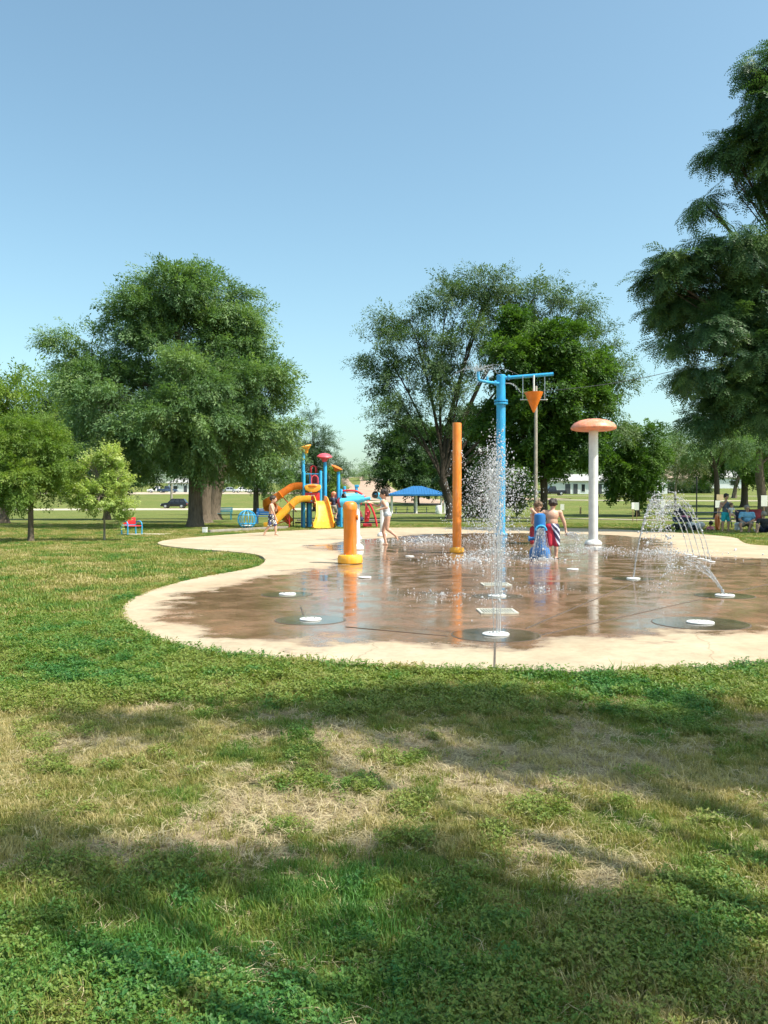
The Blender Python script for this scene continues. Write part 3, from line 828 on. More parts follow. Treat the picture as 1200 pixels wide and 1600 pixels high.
tree('sapling', 'thin leafy sapling growing just behind the play tower', 527, 46, [(522, 742, 9, 14), (530, 758, 11, 13), (520, 764, 8, 10)],
     'bark_pale', 'leaf_yellow', 'shoot', .03, 1.5, 1.0, .3, .9, 8, seed=27)
# right
tree('maple_tree', 'compact rounded green maple right of the mushroom shower', 996, 72, [(968, 705, 34, 36), (1005, 700, 34, 36), (985, 740, 38, 34), (1010, 760, 26, 24), (955, 740, 26, 34)],
     'bark_dark', 'leaf_maple', 'broad', .20, 2.2, 1.0, .9, 1.15, 17, seed=30)
tree('ornamental_tree', 'small grey green tree with bare spreading stems on the right lawn', 1055, 88, [(1040, 715, 24, 32), (1070, 710, 26, 34), (1055, 740, 32, 20), (1085, 740, 20, 22)],
     'bark_pale', 'leaf_grey', 'airy', .14, 1.9, .62, 1.2, 1.1, 9, seed=31, twigs=1.0)
tree('shade_tree', 'dark green tree beyond the small grey green tree', 1030, 150, [(1030, 700, 30, 28), (1055, 715, 32, 26), (1010, 730, 30, 26)],
     'bark_dark', 'leaf_locust', 'fine', .3, 3.2, .8, 2.0, 2.2, 14, seed=32)
tree('shade_tree', 'straight dark trunk tree behind the man in the blue shirt', 1163, 92, [(1135, 690, 46, 42), (1180, 670, 46, 50), (1110, 720, 40, 28), (1160, 725, 44, 24), (1200, 720, 40, 26)],
     'bark_dark', 'leaf_maple', 'broad', .36, 4.2, .8, 1.4, 1.5, 14, seed=33)
tree('shade_tree', 'thick pale forked trunk tree beside the white notice board', 1192, 74, [(1190, 640, 60, 50), (1240, 690, 60, 60), (1150, 640, 44, 46), (1180, 700, 40, 36)],
     'bark', 'leaf_locust', 'fine', .42, 3.4, .8, 1.1, 1.3, 14, seed=34, lean=-.3)
tree('shade_tree', 'leaning olive tree far behind the woman on the right lawn', 1147, 130, [(1125, 725, 34, 20), (1160, 715, 34, 24), (1095, 730, 30, 22)],
     'bark', 'leaf_dark', 'fine', .34, 4.2, .7, 1.8, 1.9, 12, lean=1.2, seed=35)
tree('locust_tree', 'tall dark feathery locust overhanging from the right edge', 1262, 33,
     [(1225, 120, 70, 55), (1190, 190, 52, 40, -1), (1150, 235, 42, 32), (1245, 240, 90, 60), (1215, 295, 36, 26), (1110, 300, 22, 16, 1), (1255, 375, 56, 50), (1180, 400, 40, 24), (1140, 395, 52, 26, -1), (1075, 405, 44, 20), (1035, 430, 34, 18),
      (1120, 450, 58, 28), (1060, 475, 44, 20, 1), (1190, 470, 60, 40), (1110, 515, 56, 26), (1060, 540, 24, 14), (1180, 560, 62, 40), (1090, 580, 40, 18), (1150, 620, 55, 30), (1230, 520, 70, 60), (1110, 655, 36, 16), (1240, 640, 70, 50), (1300, 250, 90, 120), (1320, 480, 90, 130)],
     'bark_dark', 'leaf_weep', 'frond', .40, 4.5, .74, .48, .80, 11, seed=40, twigs=.9, droop=.42, shell=.3)
tree('shade_tree', 'bushy green tree on the lawn under the feathery locust', 1120, 62, [(1095, 670, 34, 30), (1130, 690, 40, 30), (1075, 700, 26, 26), (1170, 690, 40, 34)],
     'bark_dark', 'leaf_locust', 'fine', .22, 2.6, .8, .9, 1.0, 15, seed=41)
# hill and far wood
for i, (px, Y, rx, ry, py) in enumerate([(577, 300, 18, 13, 741), (612, 330, 14, 10, 742), (640, 330, 20, 14, 738), (545, 420, 12, 8, 744)]):
    tree('hill_tree', ['round green tree beside the gravel road on the hill', 'lower green tree right of the gravel road on the hill', 'broad tree on the hill behind the shelter', 'faint far tree left of the gravel road crest'][i],
         px, Y, [(px, py, rx, ry), (px + rx * .6, py + 4, rx * .6, ry * .7)], 'bark_dark', 'leaf_locust', 'fine', .3, 3.0, .9, 2.4, 3.0, 12, group=None, seed=50 + i)
def far_wood():
    P = []; D = []; R = random.Random(77); NR = np.random.default_rng(77)
    for i in range(150):
        x = R.uniform(-330, 330)
        Y = R.uniform(400, 470) if -60 < x < 25 else R.uniform(285, 390)
        if -40 < x < 10: continue
        h = R.uniform(7, 12); r = R.uniform(4, 8); z0 = tz(x, Y)
        q = NR.normal(0, 1, (130, 3)); q /= np.linalg.norm(q, axis=1, keepdims=True); q *= NR.random((130, 1)) ** .33
        P.append(q * [r, r, h * .5] + [x, Y, z0 + h * .5]); D.append(q + NR.normal(0, .4, q.shape))
    P = np.concatenate(P); D = np.concatenate(D); n = len(P)
    o = scatter('far_wood', P, euler_from_dir(D, NR.uniform(-1, 1, n)), NR.uniform(2.5, 4.5, n), np.clip(NR.normal(.5, .25, n), 0, 1), sprays('fine', 'leaf_locust'), 'leaf_locust', None, NR.integers(0, 3, n))
    tag(o, 'distant belt of trees along the horizon behind the parking lot', 'wood')
far_wood()

def overhead_tree():
    """the tree beside the photographer whose leaves shade the near lawn"""
    R = random.Random(91); NR = np.random.default_rng(91)
    T = thing('shade_tree', 'tree beside the near lawn that throws dappled shade across the grass', 'tree', (7.2, -2.6, -.03))
    b = Vector((7.2, -2.6, 0))
    wood = MB(); fork = Vector((0, 0, 3.6))
    wood.tube([(0, 0, 0), (.02, 0, .25), (0, .03, .9), (.03, 0, 2.2), fork], [.36, .27, .23, .21, .22], 12)
    # boughs whose shadows fall on these ground spots: (x, y, half width, half depth, bough height, leaf clumps)
    spots = [(-.95, 4.42, .35, .07, 5.0, 8), (-.35, 4.55, .35, .13, 4.8, 14), (.25, 4.62, .35, .15, 4.6, 18), (.85, 4.45, .35, .14, 5.0, 14), (1.3, 4.2, .5, .14, 5.2, 14), (2.1, 4.15, .5, .14, 5.0, 18), (2.9, 4.1, .4, .16, 5.4, 14), (.75, 3.85, .3, .10, 5.2, 8), (1.6, 3.7, .4, .10, 5.0, 8),
             (-1.25, 2.72, .3, .07, 5.4, 8), (-.65, 2.62, .35, .08, 5.0, 12), (.0, 2.72, .3, .08, 5.3, 9), (.55, 2.90, .35, .12, 5.2, 12), (1.1, 2.85, .3, .12, 5.0, 10), (1.6, 2.6, .25, .10, 5.4, 6),
             (-.95, 2.25, .22, .07, 5.2, 6), (-.25, 2.30, .3, .12, 5.0, 11), (.45, 2.25, .3, .14, 4.8, 12), (-.50, 1.93, .18, .08, 5.0, 5), (.12, 1.85, .18, .07, 5.2, 10), 
             (.2, 1.0, .6, .2, 5.0, 14), (3.2, 1.6, .6, .6, 5.5, 14)]
    pts, dirs, tin, scl = [], [], [], []
    ends = []
    for (gx, gy, hx, hy, h, ncl) in spots:
        c = Vector((gx, gy, 0)) + TO_SUN * (h / TO_SUN.z) - b
        mid = fork.lerp(c, .5) + Vector((0, 0, .5))
        limb = bez(fork, fork + Vector((0, 0, .8)), mid, c, 8)
        wood.tube(limb, [.07 * (1 - .85 * i / 8) + .006 for i in range(9)], 6)
        ends.append((gx, gy, limb[7]))
    n = 38000
    G = np.stack([NR.uniform(-2.0, 3.8, n), NR.uniform(.8, 5.0, n)], 1)
    f = np.full(n, -9.0)
    for (gx, gy, hx, hy, h, ncl) in spots:
        f = np.maximum(f, 1 - ((G[:, 0] - gx) / (hx * 1.25)) ** 2 - ((G[:, 1] - gy) / (hy * 1.5)) ** 2)
    f = np.clip(f, -1.6, 1) + 9.0 * (.6 * fbm(G[:, 0], G[:, 1], .5, 21) + .4 * fbm(G[:, 0], G[:, 1], .2, 25) - .5)
    G = G[f > np.interp(G[:, 1], [2.0, 3.3, 3.9, 5], [1.25, 1.05, -.05, -.15])]
    for gx, gy in G:
        h = R.uniform(4.4, 5.3)
        p = Vector((gx, gy, 0)) + TO_SUN * (h / TO_SUN.z) - b
        if R.random() < .12:
            e = min(ends, key=lambda q: (q[0] - gx) ** 2 + (q[1] - gy) ** 2)[2]
            wood.tube([e, p], [.009, .003], 4, caps=False)
        pts.append(np.array([p])); dirs.append(NR.normal(0, 1, (1, 3)) + [0, 0, -.2]); tin.append(NR.random(1)); scl.append(NR.uniform(.24, .36, 1))
    wood.build('trunk', 'bark', T, fix=False)
    P = np.concatenate(pts); D = np.concatenate(dirs)
    scatter('crown', P, euler_from_dir(D, NR.uniform(-.6, .6, len(P))), np.concatenate(scl), np.concatenate(tin), sprays('fine', 'leaf_locust'), 'leaf_locust', T, NR.integers(0, 3, len(P)))
overhead_tree()

# ------------------------------------------------------------------ splash pad features
paint('orange', (.82, .235, .02), .35, .10, 5, wear=.35)
paint('orange_deep', (.80, .20, .02), .35, .10, 5)
paint('yellow_orange', (.90, .42, .03), .35, .08, 5, wear=.25)
paint('sky_blue', (.03, .36, .68), .32, .10, 5, wear=.3)
paint('deep_blue', (.02, .15, .42), .35, .12, 5)
paint('cyan', (.10, .52, .74), .32, .08, 5)
paint('gloss_white', (.76, .75, .72), .32, .10, 4, wear=.3)
paint('coral', (.80, .28, .15), .45, .22, 5, wear=.8)
paint('steel', (.55, .56, .57), .35, .1, 10, metal=.8)
paint('red', (.62, .03, .04), .38, .12, 5)
paint('pink_red', (.78, .10, .14), .4, .12, 5)
paint('maroon', (.22, .02, .025), .5, .15, 6)
paint('black', (.02, .02, .022), .5, .2, 8)
paint('navy', (.02, .03, .07), .6, .2, 8)
paint('white', (.78, .77, .73), .55, .05, 6)
paint('wood', (.30, .20, .11), .8, .2, 5)
paint('wood_grey', (.30, .26, .21), .85, .2, 4)
paint('teal', (.02, .20, .26), .45, .15, 6)
paint('paper', (.80, .79, .72), .7, .05, 6)
paint('card_tan', (.58, .44, .26), .75, .08, 6)
paint('rubber', (.025, .025, .027), .8, .2, 10)
paint('glass_dark', (.03, .035, .04), .08, .2, 4)

def mat_water(name, white):
    m, nt, bs = _nodes(name)
    bs.inputs['Base Color'].default_value = (.95, .97, 1, 1); bs.inputs['Roughness'].default_value = .04
    bs.inputs['IOR'].default_value = 1.33; bs.inputs['Transmission Weight'].default_value = 1.0
    d = N(nt, 'ShaderNodeBsdfDiffuse'); d.inputs[0].default_value = (.88, .90, .92, 1)
    t = N(nt, 'ShaderNodeBsdfTranslucent'); t.inputs[0].default_value = (.88, .90, .92, 1)
    m1 = N(nt, 'ShaderNodeMixShader'); m1.inputs[0].default_value = .5
    nt.links.new(d.outputs[0], m1.inputs[1]); nt.links.new(t.outputs[0], m1.inputs[2])
    m2 = N(nt, 'ShaderNodeMixShader'); m2.inputs[0].default_value = white
    nt.links.new(bs.outputs[0], m2.inputs[1]); nt.links.new(m1.outputs[0], m2.inputs[2])
    nt.links.new(m2.outputs[0], nt.nodes['Material Output'].inputs[0])
mat_water('water_drops', .72); mat_water('water_stream', .5)

def ring_prof(*pr): return list(pr)
TOPZ = PAD_Z
# short orange bollard
x, y = gp(547, 883)
T = thing('spray_bollard', 'short thick orange spray bollard with round top and wide base collar', 'bollard', (x, y, TOPZ))
m = MB(); r = .122
m.lathe([(r, .02), (r, .99), (r * 1.06, 1.0), (r * 1.08, 1.03), (r * 1.06, 1.09), (r * .95, 1.13), (r * .7, 1.155), (r * .3, 1.165), (.001, 1.166)], 32); m.build('post', 'orange', T)
m = MB(); m.lathe([(.20, 0), (.232, .015), (.236, .07), (.232, .12), (.215, .155), (.18, .168), (r + .002, .17)], 36); m.build('base_collar', 'yellow_orange', T)
m = MB(); m.lathe([(.05, 0), (.05, .02), (.03, .03), (.001, .03)], 16, Matrix.Translation((.124, -.02, .86)) @ Matrix.Rotation(PI / 2, 4, 'Y')); m.build('nozzle', 'orange_deep', T)

# tall orange pole
x, y = gp(714, 866)
T = thing('spray_pole', 'tall slim orange spray pole with flat top', 'pole', (x, y, TOPZ))
m = MB(); m.lathe([(.102, 0), (.102, 2.93), (.099, 2.95), (.09, 2.955), (.001, 2.955)], 28); m.build('post', 'orange', T)
m = MB(); m.lathe([(.15, 0), (.168, .015), (.172, .06), (.166, .10), (.145, .128), (.104, .135)], 30); m.build('base_collar', 'yellow_orange', T)
for s in (-1, 1):
    m = MB(); m.lathe([(.018, 0), (.018, .03), (.001, .03)], 10, Matrix.Translation((s * .10, 0, 2.32)) @ Matrix.Rotation(s * PI / 2, 4, 'Y')); m.build('nozzle', 'steel', T)

# blue bucket post
PYB = 29.2; bxp = wx(782.5, PYB)
T = thing('bucket_tower', 'tall bright blue tower with crossed pipes and hanging cone bucket', 'water tower', (bxp, PYB, TOPZ))
def Z(py): return wz(py, PYB) - TOPZ
def X(px): return wx(px, PYB) - bxp
m = MB(); m.lathe([(.158, 0), (.158, Z(630)), (.158, Z(590)), (.16, Z(587)), (.15, Z(586)), (.001, Z(586))], 30); m.build('post', 'sky_blue', T)
m = MB(); m.lathe([(.22, 0), (.235, .02), (.235, .06), (.20, .09), (.16, .10)], 30); m.build('base_collar', 'sky_blue', T)
m = MB()
m.lathe([(.162, Z(632)), (.24, Z(632)), (.24, Z(629.5)), (.162, Z(629.4))], 28); m.lathe([(.162, Z(628)), (.24, Z(628)), (.24, Z(625.5)), (.162, Z(625.4))], 28)
for k in range(8):
    a = k * PI / 4; m.lathe([(.016, Z(633)), (.016, Z(624.5))], 6, c=(.205 * math.cos(a), .205 * math.sin(a), 0))
m.build('flange', 'sky_blue', T)
m = MB(); m.tube([(.1, -.02, Z(591)), (X(862), -.25, Z(586.5))], .062, 14); m.lathe([(.095, 0), (.095, .06)], 16, Matrix.Translation((X(793), -.05, Z(590.5))) @ Matrix.Rotation(PI / 2, 4, 'Y')); m.build('bucket_arm', 'sky_blue', T)
m = MB(); m.tube(catmull([(-.1, -.1, Z(600)), (X(760), -.4, Z(600)), (X(748), -.52, Z(598.5)), (X(744.5), -.55, Z(596)), (X(744.5), -.55, Z(585))], 5), .052, 12); m.lathe([(.09, 0), (.09, .06)], 16, Matrix.Translation((X(774), -.2, Z(600))) @ Matrix.Rotation(-PI / 2, 4, 'Y')); m.lathe([(.04, Z(598)), (.04, Z(591))], 10, c=(X(759), -.4, 0)); m.build('spray_arm', 'sky_blue', T)
bk = MB(); bc = (X(832), -.22, 0)
bk.lathe([(.001, Z(646)), (.03, Z(645.5)), (.085, Z(640)), (.32, Z(615.5)), (.325, Z(614.5)), (.30, Z(615)), (.10, Z(634)), (.001, Z(638))], 28, c=bc); bo = bk.build('bucket', 'orange_deep', T)
m = MB()
for px in (815, 849): m.tube([(X(px), -.22, Z(588)), (X(px), -.22, Z(626))], .012, 6)
m.tube([(X(812), -.22, Z(626)), (X(852), -.22, Z(626))], .014, 6); m.ell((X(812), -.22, Z(626)), .03); m.ell((X(852), -.22, Z(626)), .03)
m.build('hanger', 'steel', bo)
m = MB(); m.tube([(X(832), -.22, Z(588)), (X(832), -.22, Z(613))], .03, 8); m.build('fill_pipe', 'plate_white', T)
# mushroom shower
x, y = gp(927, 853)
T = thing('mushroom_shower', 'white post shower with coral mushroom cap', 'water shower', (x, y, TOPZ)); k = y / F_PX
hm = (853 - 674) * k
m = MB(); m.lathe([(.125, 0), (.125, hm - .02)], 28); m.build('post', 'gloss_white', T)
m = MB(); m.lathe([(.22, 0), (.235, .02), (.225, .07), (.18, .12), (.127, .14)], 28); m.build('base_collar', 'gloss_white', T)
R_ = 35 * k
m = MB(); m.lathe([(.126, hm - .02), (R_ * .80, hm - .01), (R_ * .97, hm + .02), (R_, hm + .055), (R_ * .97, hm + .11), (R_ * .85, hm + .19), (R_ * .62, hm + .26), (R_ * .35, hm + .295), (.001, hm + .305)], 40); m.build('cap', 'coral', T)

# low blue fountain post between the boys
FY = 16.75; fx = wx(843.5, FY)
T = thing('fountain_post', 'low deep blue fountain post spilling water between two boys', 'fountain', (fx, FY, TOPZ))
m = MB(); m.lathe([(.20, 0), (.212, .02), (.212, .12), (.20, .19), (.17, .235), (.130, .25), (.114, .30), (.112, .58), (.116, .62), (.116, .86), (.108, .90), (.07, .925), (.001, .93)], 30); m.build('body', 'deep_blue', T)
m = MB(); m.tube([(.105 * math.cos(t), -.125, .58 + .10 * math.sin(t)) for t in np.linspace(0, PI, 13)], .022, 8); m.build('spout', 'sky_blue', T)
m = MB(); m.tube([(-.12, -.05, .42), (-.22, -.10, .42)], .035, 10); m.lathe([(.055, 0), (.055, .03)], 12, Matrix.Translation((-.22, -.10, .42)) @ Matrix.Rotation(-PI / 2, 4, 'Y')); m.build('valve', 'deep_blue', T)

# anchor bolts on the collars
def bolts(T, r, z, n, rb=.013):
    for i in range(n):
        a = 2 * PI * (i + .35) / n; m = MB(); m.lathe([(rb, 0), (rb, .012), (rb * .6, .02), (.001, .02)], 6, c=(r * math.cos(a), r * math.sin(a), z)); m.build('bolt', 'steel', T)
for o_ in list(COL.objects):
    if o_.parent is None and o_.name in ('spray_bollard', 'spray_pole', 'bucket_tower', 'mushroom_shower'):
        bolts(o_, *{'spray_bollard': (.175, .160, 8), 'spray_pole': (.135, .124, 6), 'bucket_tower': (.20, .085, 8), 'mushroom_shower': (.18, .115, 6)}[o_.name])
# water cannons
def cannon(label, px, pyb, parts):
    x, y = gp(px, pyb)
    T = thing('water_cannon', label, 'water cannon', (x, y, TOPZ)); k = y / F_PX
    h = parts['h']
    m = MB(); m.lathe([(.07, 0), (.07, h - .06)], 18); m.build('post', 'gloss_white', T)
    m = MB(); m.lathe([(.15, 0), (.165, .02), (.16, .08), (.12, .13), (.072, .14)], 22); m.build('base_collar', 'gloss_white', T)
    a, b, ra, rb = parts['barrel']
    a, b = Vector(a), Vector(b)
    m = MB(); ts = (0, .12, .12, .55, .62, .80, .80, 1.0); rs = (1.06, 1.06, 1.0, .96, .80, .62, .42, .40)
    m.tube([a.lerp(b, t) for t in ts], [ra * r for r in rs], 18); o = m.build('barrel', 'cyan', T)
    d = (a - b).normalized()
    m = MB(); m.tube([a - d * .005, a + d * .055, a + d * .055], [ra * 1.12, ra * 1.12, ra * .8], 18); m.build('muzzle', 'maroon' if parts.get('mz') else 'black', o)
    m = MB(); m.box((-.05, -.06, h - .14), (.05, .06, h - .02)); m.build('swivel', 'cyan', T, bevel=.015)
cannon('cyan water cannon aimed by the girl, mounted behind the short orange bollard', 558, 861, dict(h=1.16, barrel=((-.40, .05, 1.14), (.32, -.1, 1.25), .10, .03), mz=1))
cannon('cyan water cannon on a white post right behind the girl', 597, 839.5, dict(h=1.30, barrel=((-.22, -.10, 1.42), (.10, .3, 1.30), .11, .03)))
cannon('far cyan water cannon half hidden behind the aimed one', 557, 845, dict(h=1.28, barrel=((-.36, -.10, 1.33), (.22, .25, 1.36), .10, .03)))

# floor nozzles with slabs and white plates
NOZ = [((775, 998), .115, .37, 'in the wide dark ring by the front concrete edge'), ((777, 936), .11, .30, 'between the two drain grates'), ((485, 974), .105, .33, 'in the near left dark ring'), ((449, 933), .105, .31, 'in the far left dark ring'),
       ((570, 906), .10, 0, 'in front of the short orange bollard'), ((990, 908), .10, .30, 'under the single tall water arch'), ((895, 893), .10, 0, 'in front of the boy in red shorts'), ((1095, 979), .125, .43, 'in the wide ring on the right front concrete'), ((1133, 935), .115, .34, 'throwing the low fan of water'),
       ((1112, 881), .07, 0, 'nearest end of the row feeding the water arches'), ((1104, 878.5), .07, 0, 'second in the row feeding the water arches'), ((1095, 876), .07, 0, 'third in the row feeding the water arches'), ((1084, 872.5), .07, 0, 'fourth in the row feeding the water arches'), ((1076, 869.5), .07, 0, 'far end of the row feeding the water arches'),
       ((640, 872), .09, 0, 'beside the tall orange pole')]
for (p, r, R_, lab) in NOZ:
    x, y = gp(*p)
    T = thing('floor_nozzle', 'round white floor spray plate ' + lab, 'floor nozzle', (x, y, TOPZ), RNG.uniform(0, 6), 'floor spray plates')
    m = MB(); m.lathe([(r, .006), (r, .014), (r * .93, .019), (r * .2, .021), (.001, .021)], 28); pl = m.build('plate', 'plate_white', T)
    if p[1] > 930:
        for q in range(6):
            m = MB(); m.lathe([(.007, .02), (.007, .024), (.001, .024)], 8, c=(r * .45 * math.cos(q * PI / 3), r * .45 * math.sin(q * PI / 3), 0)); m.build('hole', 'joint_dark', pl)
    if R_:
        m = MB(); m.lathe([(R_, -.02), (R_, .004), (r * .5, .0045)], 40); m.build('ring_slab', 'wet_slab', T)
        m = MB(); m.lathe([(R_ + .012, -.02), (R_ + .012, .0025), (R_ - .004, .003)], 40); m.build('ring_joint', 'joint_dark', T)
for p, lab in (((777, 961), 'square slotted drain grate between the two front floor jets'), ((775, 917.5), 'square slotted drain grate beyond the second floor jet')):
    x, y = gp(*p); T = thing('drain_grate', lab, 'drain grate', (x, y, TOPZ), 0.03)
    h = .18
    m = MB()
    for s in (-1, 1): m.box((s * h - .012, -h, .002), (s * h + .012, h, .016)); m.box((-h + .013, s * h - .012, .002), (h - .013, s * h + .012, .015))
    m.build('frame', 'grate', T, smooth=False)
    for i in range(13):
        xx = -h + .028 * (i + .5) - .002
        m = MB(); m.box((xx - .0055, -h + .013, .003), (xx + .0055, h - .013, .013)); m.build('bar', 'grate', T, smooth=False)
    m = MB(); m.box((-h + .01, -h + .01, .0005), (h - .01, h - .01, .0022)); m.build('pit', 'black', T, smooth=False)

# ------------------------------------------------------------------ water
_t = (1 + 5 ** .5) / 2
ICO_V = np.array([(-1, _t, 0), (1, _t, 0), (-1, -_t, 0), (1, -_t, 0), (0, -1, _t), (0, 1, _t), (0, -1, -_t), (0, 1, -_t), (_t, 0, -1), (_t, 0, 1), (-_t, 0, -1), (-_t, 0, 1)]) / math.sqrt(1 + _t * _t)
ICO_F = np.array([(0, 11, 5), (0, 5, 1), (0, 1, 7), (0, 7, 10), (0, 10, 11), (1, 5, 9), (5, 11, 4), (11, 10, 2), (10, 7, 6), (7, 1, 8), (3, 9, 4), (3, 4, 2), (3, 2, 6), (3, 6, 8), (3, 8, 9), (4, 9, 5), (2, 4, 11), (6, 2, 10), (8, 6, 7), (9, 8, 1)])
def drops_mesh(name, P, rad, stretch, dirs, mat, parent):
    """ellipsoidal drops, one mesh; dirs = flow directions, stretch = length ratio"""
    n = len(P); d = dirs / np.maximum(np.linalg.norm(dirs, axis=1, keepdims=True), 1e-6)
    v = ICO_V[None] * rad[:, None, None] * NPR.uniform(.75, 1.25, (n, 12, 1))
    al = (v * d[:, None]).sum(-1, keepdims=True)
    v = v + al * d[:, None] * (stretch[:, None, None] - 1) + P[:, None]
    F = (ICO_F[None] + (np.arange(n) * 12)[:, None, None]).reshape(-1, 3)
    me = bpy.data.meshes.new(name)
    me.vertices.add(n * 12); me.vertices.foreach_set('co', v.astype(np.float32).ravel())
    me.loops.add(len(F) * 3); me.loops.foreach_set('vertex_index', F.astype(np.int32).ravel())
    me.polygons.add(len(F)); me.polygons.foreach_set('loop_start', (np.arange(len(F)) * 3).astype(np.int32))
    me.update(calc_edges=True); me.validate()
    me.polygons.foreach_set('use_smooth', [True] * len(me.polygons))
    me.materials.append(MATS[mat])
    o = bpy.data.objects.new(name, me); COL.objects.link(o); o.parent = parent
    o['kind'] = 'stuff'
    return o
def jet(label, base, v0s, n_drops, r_drop, stream=True, tmax=None, jitter=.05, sw=.006, fade=.5, group='water jets', spread_r=.0, g=9.8, floor=TOPZ, stream_t=.35):
    """ballistic water from base (world) with launch velocities v0s"""
    T = thing('water_jet', label, 'water jet', base, 0, group)
    P = []; D = []
    strands = MB()
    for v0 in v0s:
        v0 = Vector(v0); tm = tmax or ((v0.z + math.sqrt(max(0, v0.z**2 + 2 * g * (base[2] - floor)))) / g)
        if stream:
            tt = np.linspace(0, tm * stream_t, 9)
            off = Vector((RNG.gauss(0, 1), RNG.gauss(0, 1), 0)) * spread_r
            strands.tube([off + v0 * t + Vector((RNG.gauss(0, sw * .5), RNG.gauss(0, sw * .5), -.5 * g * t * t)) for t in tt], [sw * RNG.uniform(.7, 1.3) * (1 - .5 * i / 8) for i in range(9)], 6)
        for _ in range(n_drops):
            t = tm * RNG.random() ** .8
            tr = t / tm
            v = v0 * (1 + RNG.gauss(0, .045))
            p = v * t + Vector((0, 0, -.5 * g * t * t)) + Vector((RNG.gauss(0, 1), RNG.gauss(0, 1), RNG.gauss(0, 1))) * jitter * (.15 + tr ** 1.3) + Vector((RNG.gauss(0, 1), RNG.gauss(0, 1), 0)) * spread_r
            if p.z + base[2] < floor: continue
            P.append(p); D.append(v - Vector((0, 0, g * t)))
    if stream: strands.build('stream', 'water_stream', T, fix=False)
    P = np.array([tuple(p) for p in P]); D = np.array([tuple(d) for d in D]); n = len(P)
    drops_mesh('drops', P, r_drop * NPR.lognormal(0, .45, n), NPR.uniform(1.0, 2.4, n), D, 'water_drops', T)
    return T
def splash(label, cxy, rad, n, r=.006, h=.10, group='splashing drops'):
    T = thing('water_splash', label, 'splash', (*cxy, TOPZ), 0, group)
    a = NPR.uniform(0, 2 * PI, n); q = np.abs(NPR.normal(0, .55, n))
    P = np.stack([np.cos(a) * q * rad, np.sin(a) * q * rad * 1.3, np.abs(NPR.normal(0, h, n)) * np.exp(-q) + .004], 1)
    D = np.stack([np.cos(a), np.sin(a), np.ones(n)], 1)
    drops_mesh('drops', P, r * NPR.lognormal(0, .5, n), NPR.uniform(1, 1.8, n), D, 'water_drops', T)
def vz(h): return math.sqrt(2 * 9.8 * h)
def P3(px, py, z=TOPZ + .02):
    x, y = gp(px, py); return (x, y, z)
# vertical jets
jet('bundle of clear vertical jets rising from the front floor plate', P3(775, 998), [(RNG.gauss(0, .08), RNG.gauss(0, .08), vz(h)) for h in (.95, 1.05, 1.12, .9, 1.2, 1.0)], 60, .0032, jitter=.03, sw=.0038, spread_r=.028, stream_t=.34)
jet('bundle of vertical jets rising from the plate between the drain grates', P3(777, 936), [(RNG.gauss(0, .10), RNG.gauss(0, .10), vz(h)) for h in (1.4, 1.6, 1.8, 1.3, 1.7)], 130, .0048, jitter=.06, sw=.0048, spread_r=.025, stream_t=.34)
x, y = gp(772, 868)
jet('tall bursting column of white spray in front of the blue tower', (x, y, TOPZ), [(RNG.gauss(0, .17), RNG.gauss(0, .2), vz(h)) for h in NPR.uniform(1.3, 2.7, 22)], 130, .0064, stream=False, jitter=.10, spread_r=.03)
# curtain falling from the tall orange pole and spray arm
def rain(label, ctr, rx, ry, z0, z1, n, r, group='falling spray', bias=1.0):
    T = thing('water_spray', label, 'spray', (ctr[0], ctr[1], TOPZ), 0, group)
    u = NPR.random(n) ** bias; zz = z1 + (z0 - z1) * u
    w = .35 + .65 * (1 - u)
    P = np.stack([NPR.normal(0, .5, n) * rx * w, NPR.normal(0, .5, n) * ry * w, zz - TOPZ], 1)
    keep = P[:, 2] > 0
    P = P[keep]; n = len(P)
    drops_mesh('drops', P, r * NPR.lognormal(0, .45, n), NPR.uniform(1, 1.7, n), np.tile([0, 0, -1.0], (n, 1)) + NPR.normal(0, .2, (n, 3)), 'water_drops', T)
rain('cloud of white drops falling between the orange pole and blue tower', (wx(752, 24), 24), 1.3, 1.3, 2.2, .03, 3000, .0068, bias=1.3)
rain('scattered drops thrown up right of the blue tower', (wx(805, 22), 22), 1.1, 1.2, 2.1, .5, 1000, .0072, bias=.7)
rain('thin drops falling left of the blue tower top', (wx(757, 27), 27), .9, .9, 3.0, .8, 700, .0062)
x, y = gp(714, 866)
jet('two thin streams arcing from the sides of the tall orange pole', (x, y, 2.35), [(.5, -.1, .55), (-.45, -.1, .55)], 90, .006, stream_t=.30, sw=.006, jitter=.09)
jet('fan of water spraying above the spray arm of the blue tower', (bxp + X(744.5), PYB - .55, Z(584.5) + TOPZ), [(RNG.gauss(0, 1.3), RNG.gauss(0, 1.0), RNG.uniform(1.2, 2.2)) for _ in range(26)], 10, .006, tmax=.42, sw=.006, jitter=.04, stream_t=.9)
jet('curved stream pouring from the blue tower into the cone bucket', (bxp + .15, PYB - .1, Z(600) + TOPZ), [(1.75, -.15, .42)], 30, .008, tmax=.30, sw=.016, jitter=.02, stream_t=1.0)
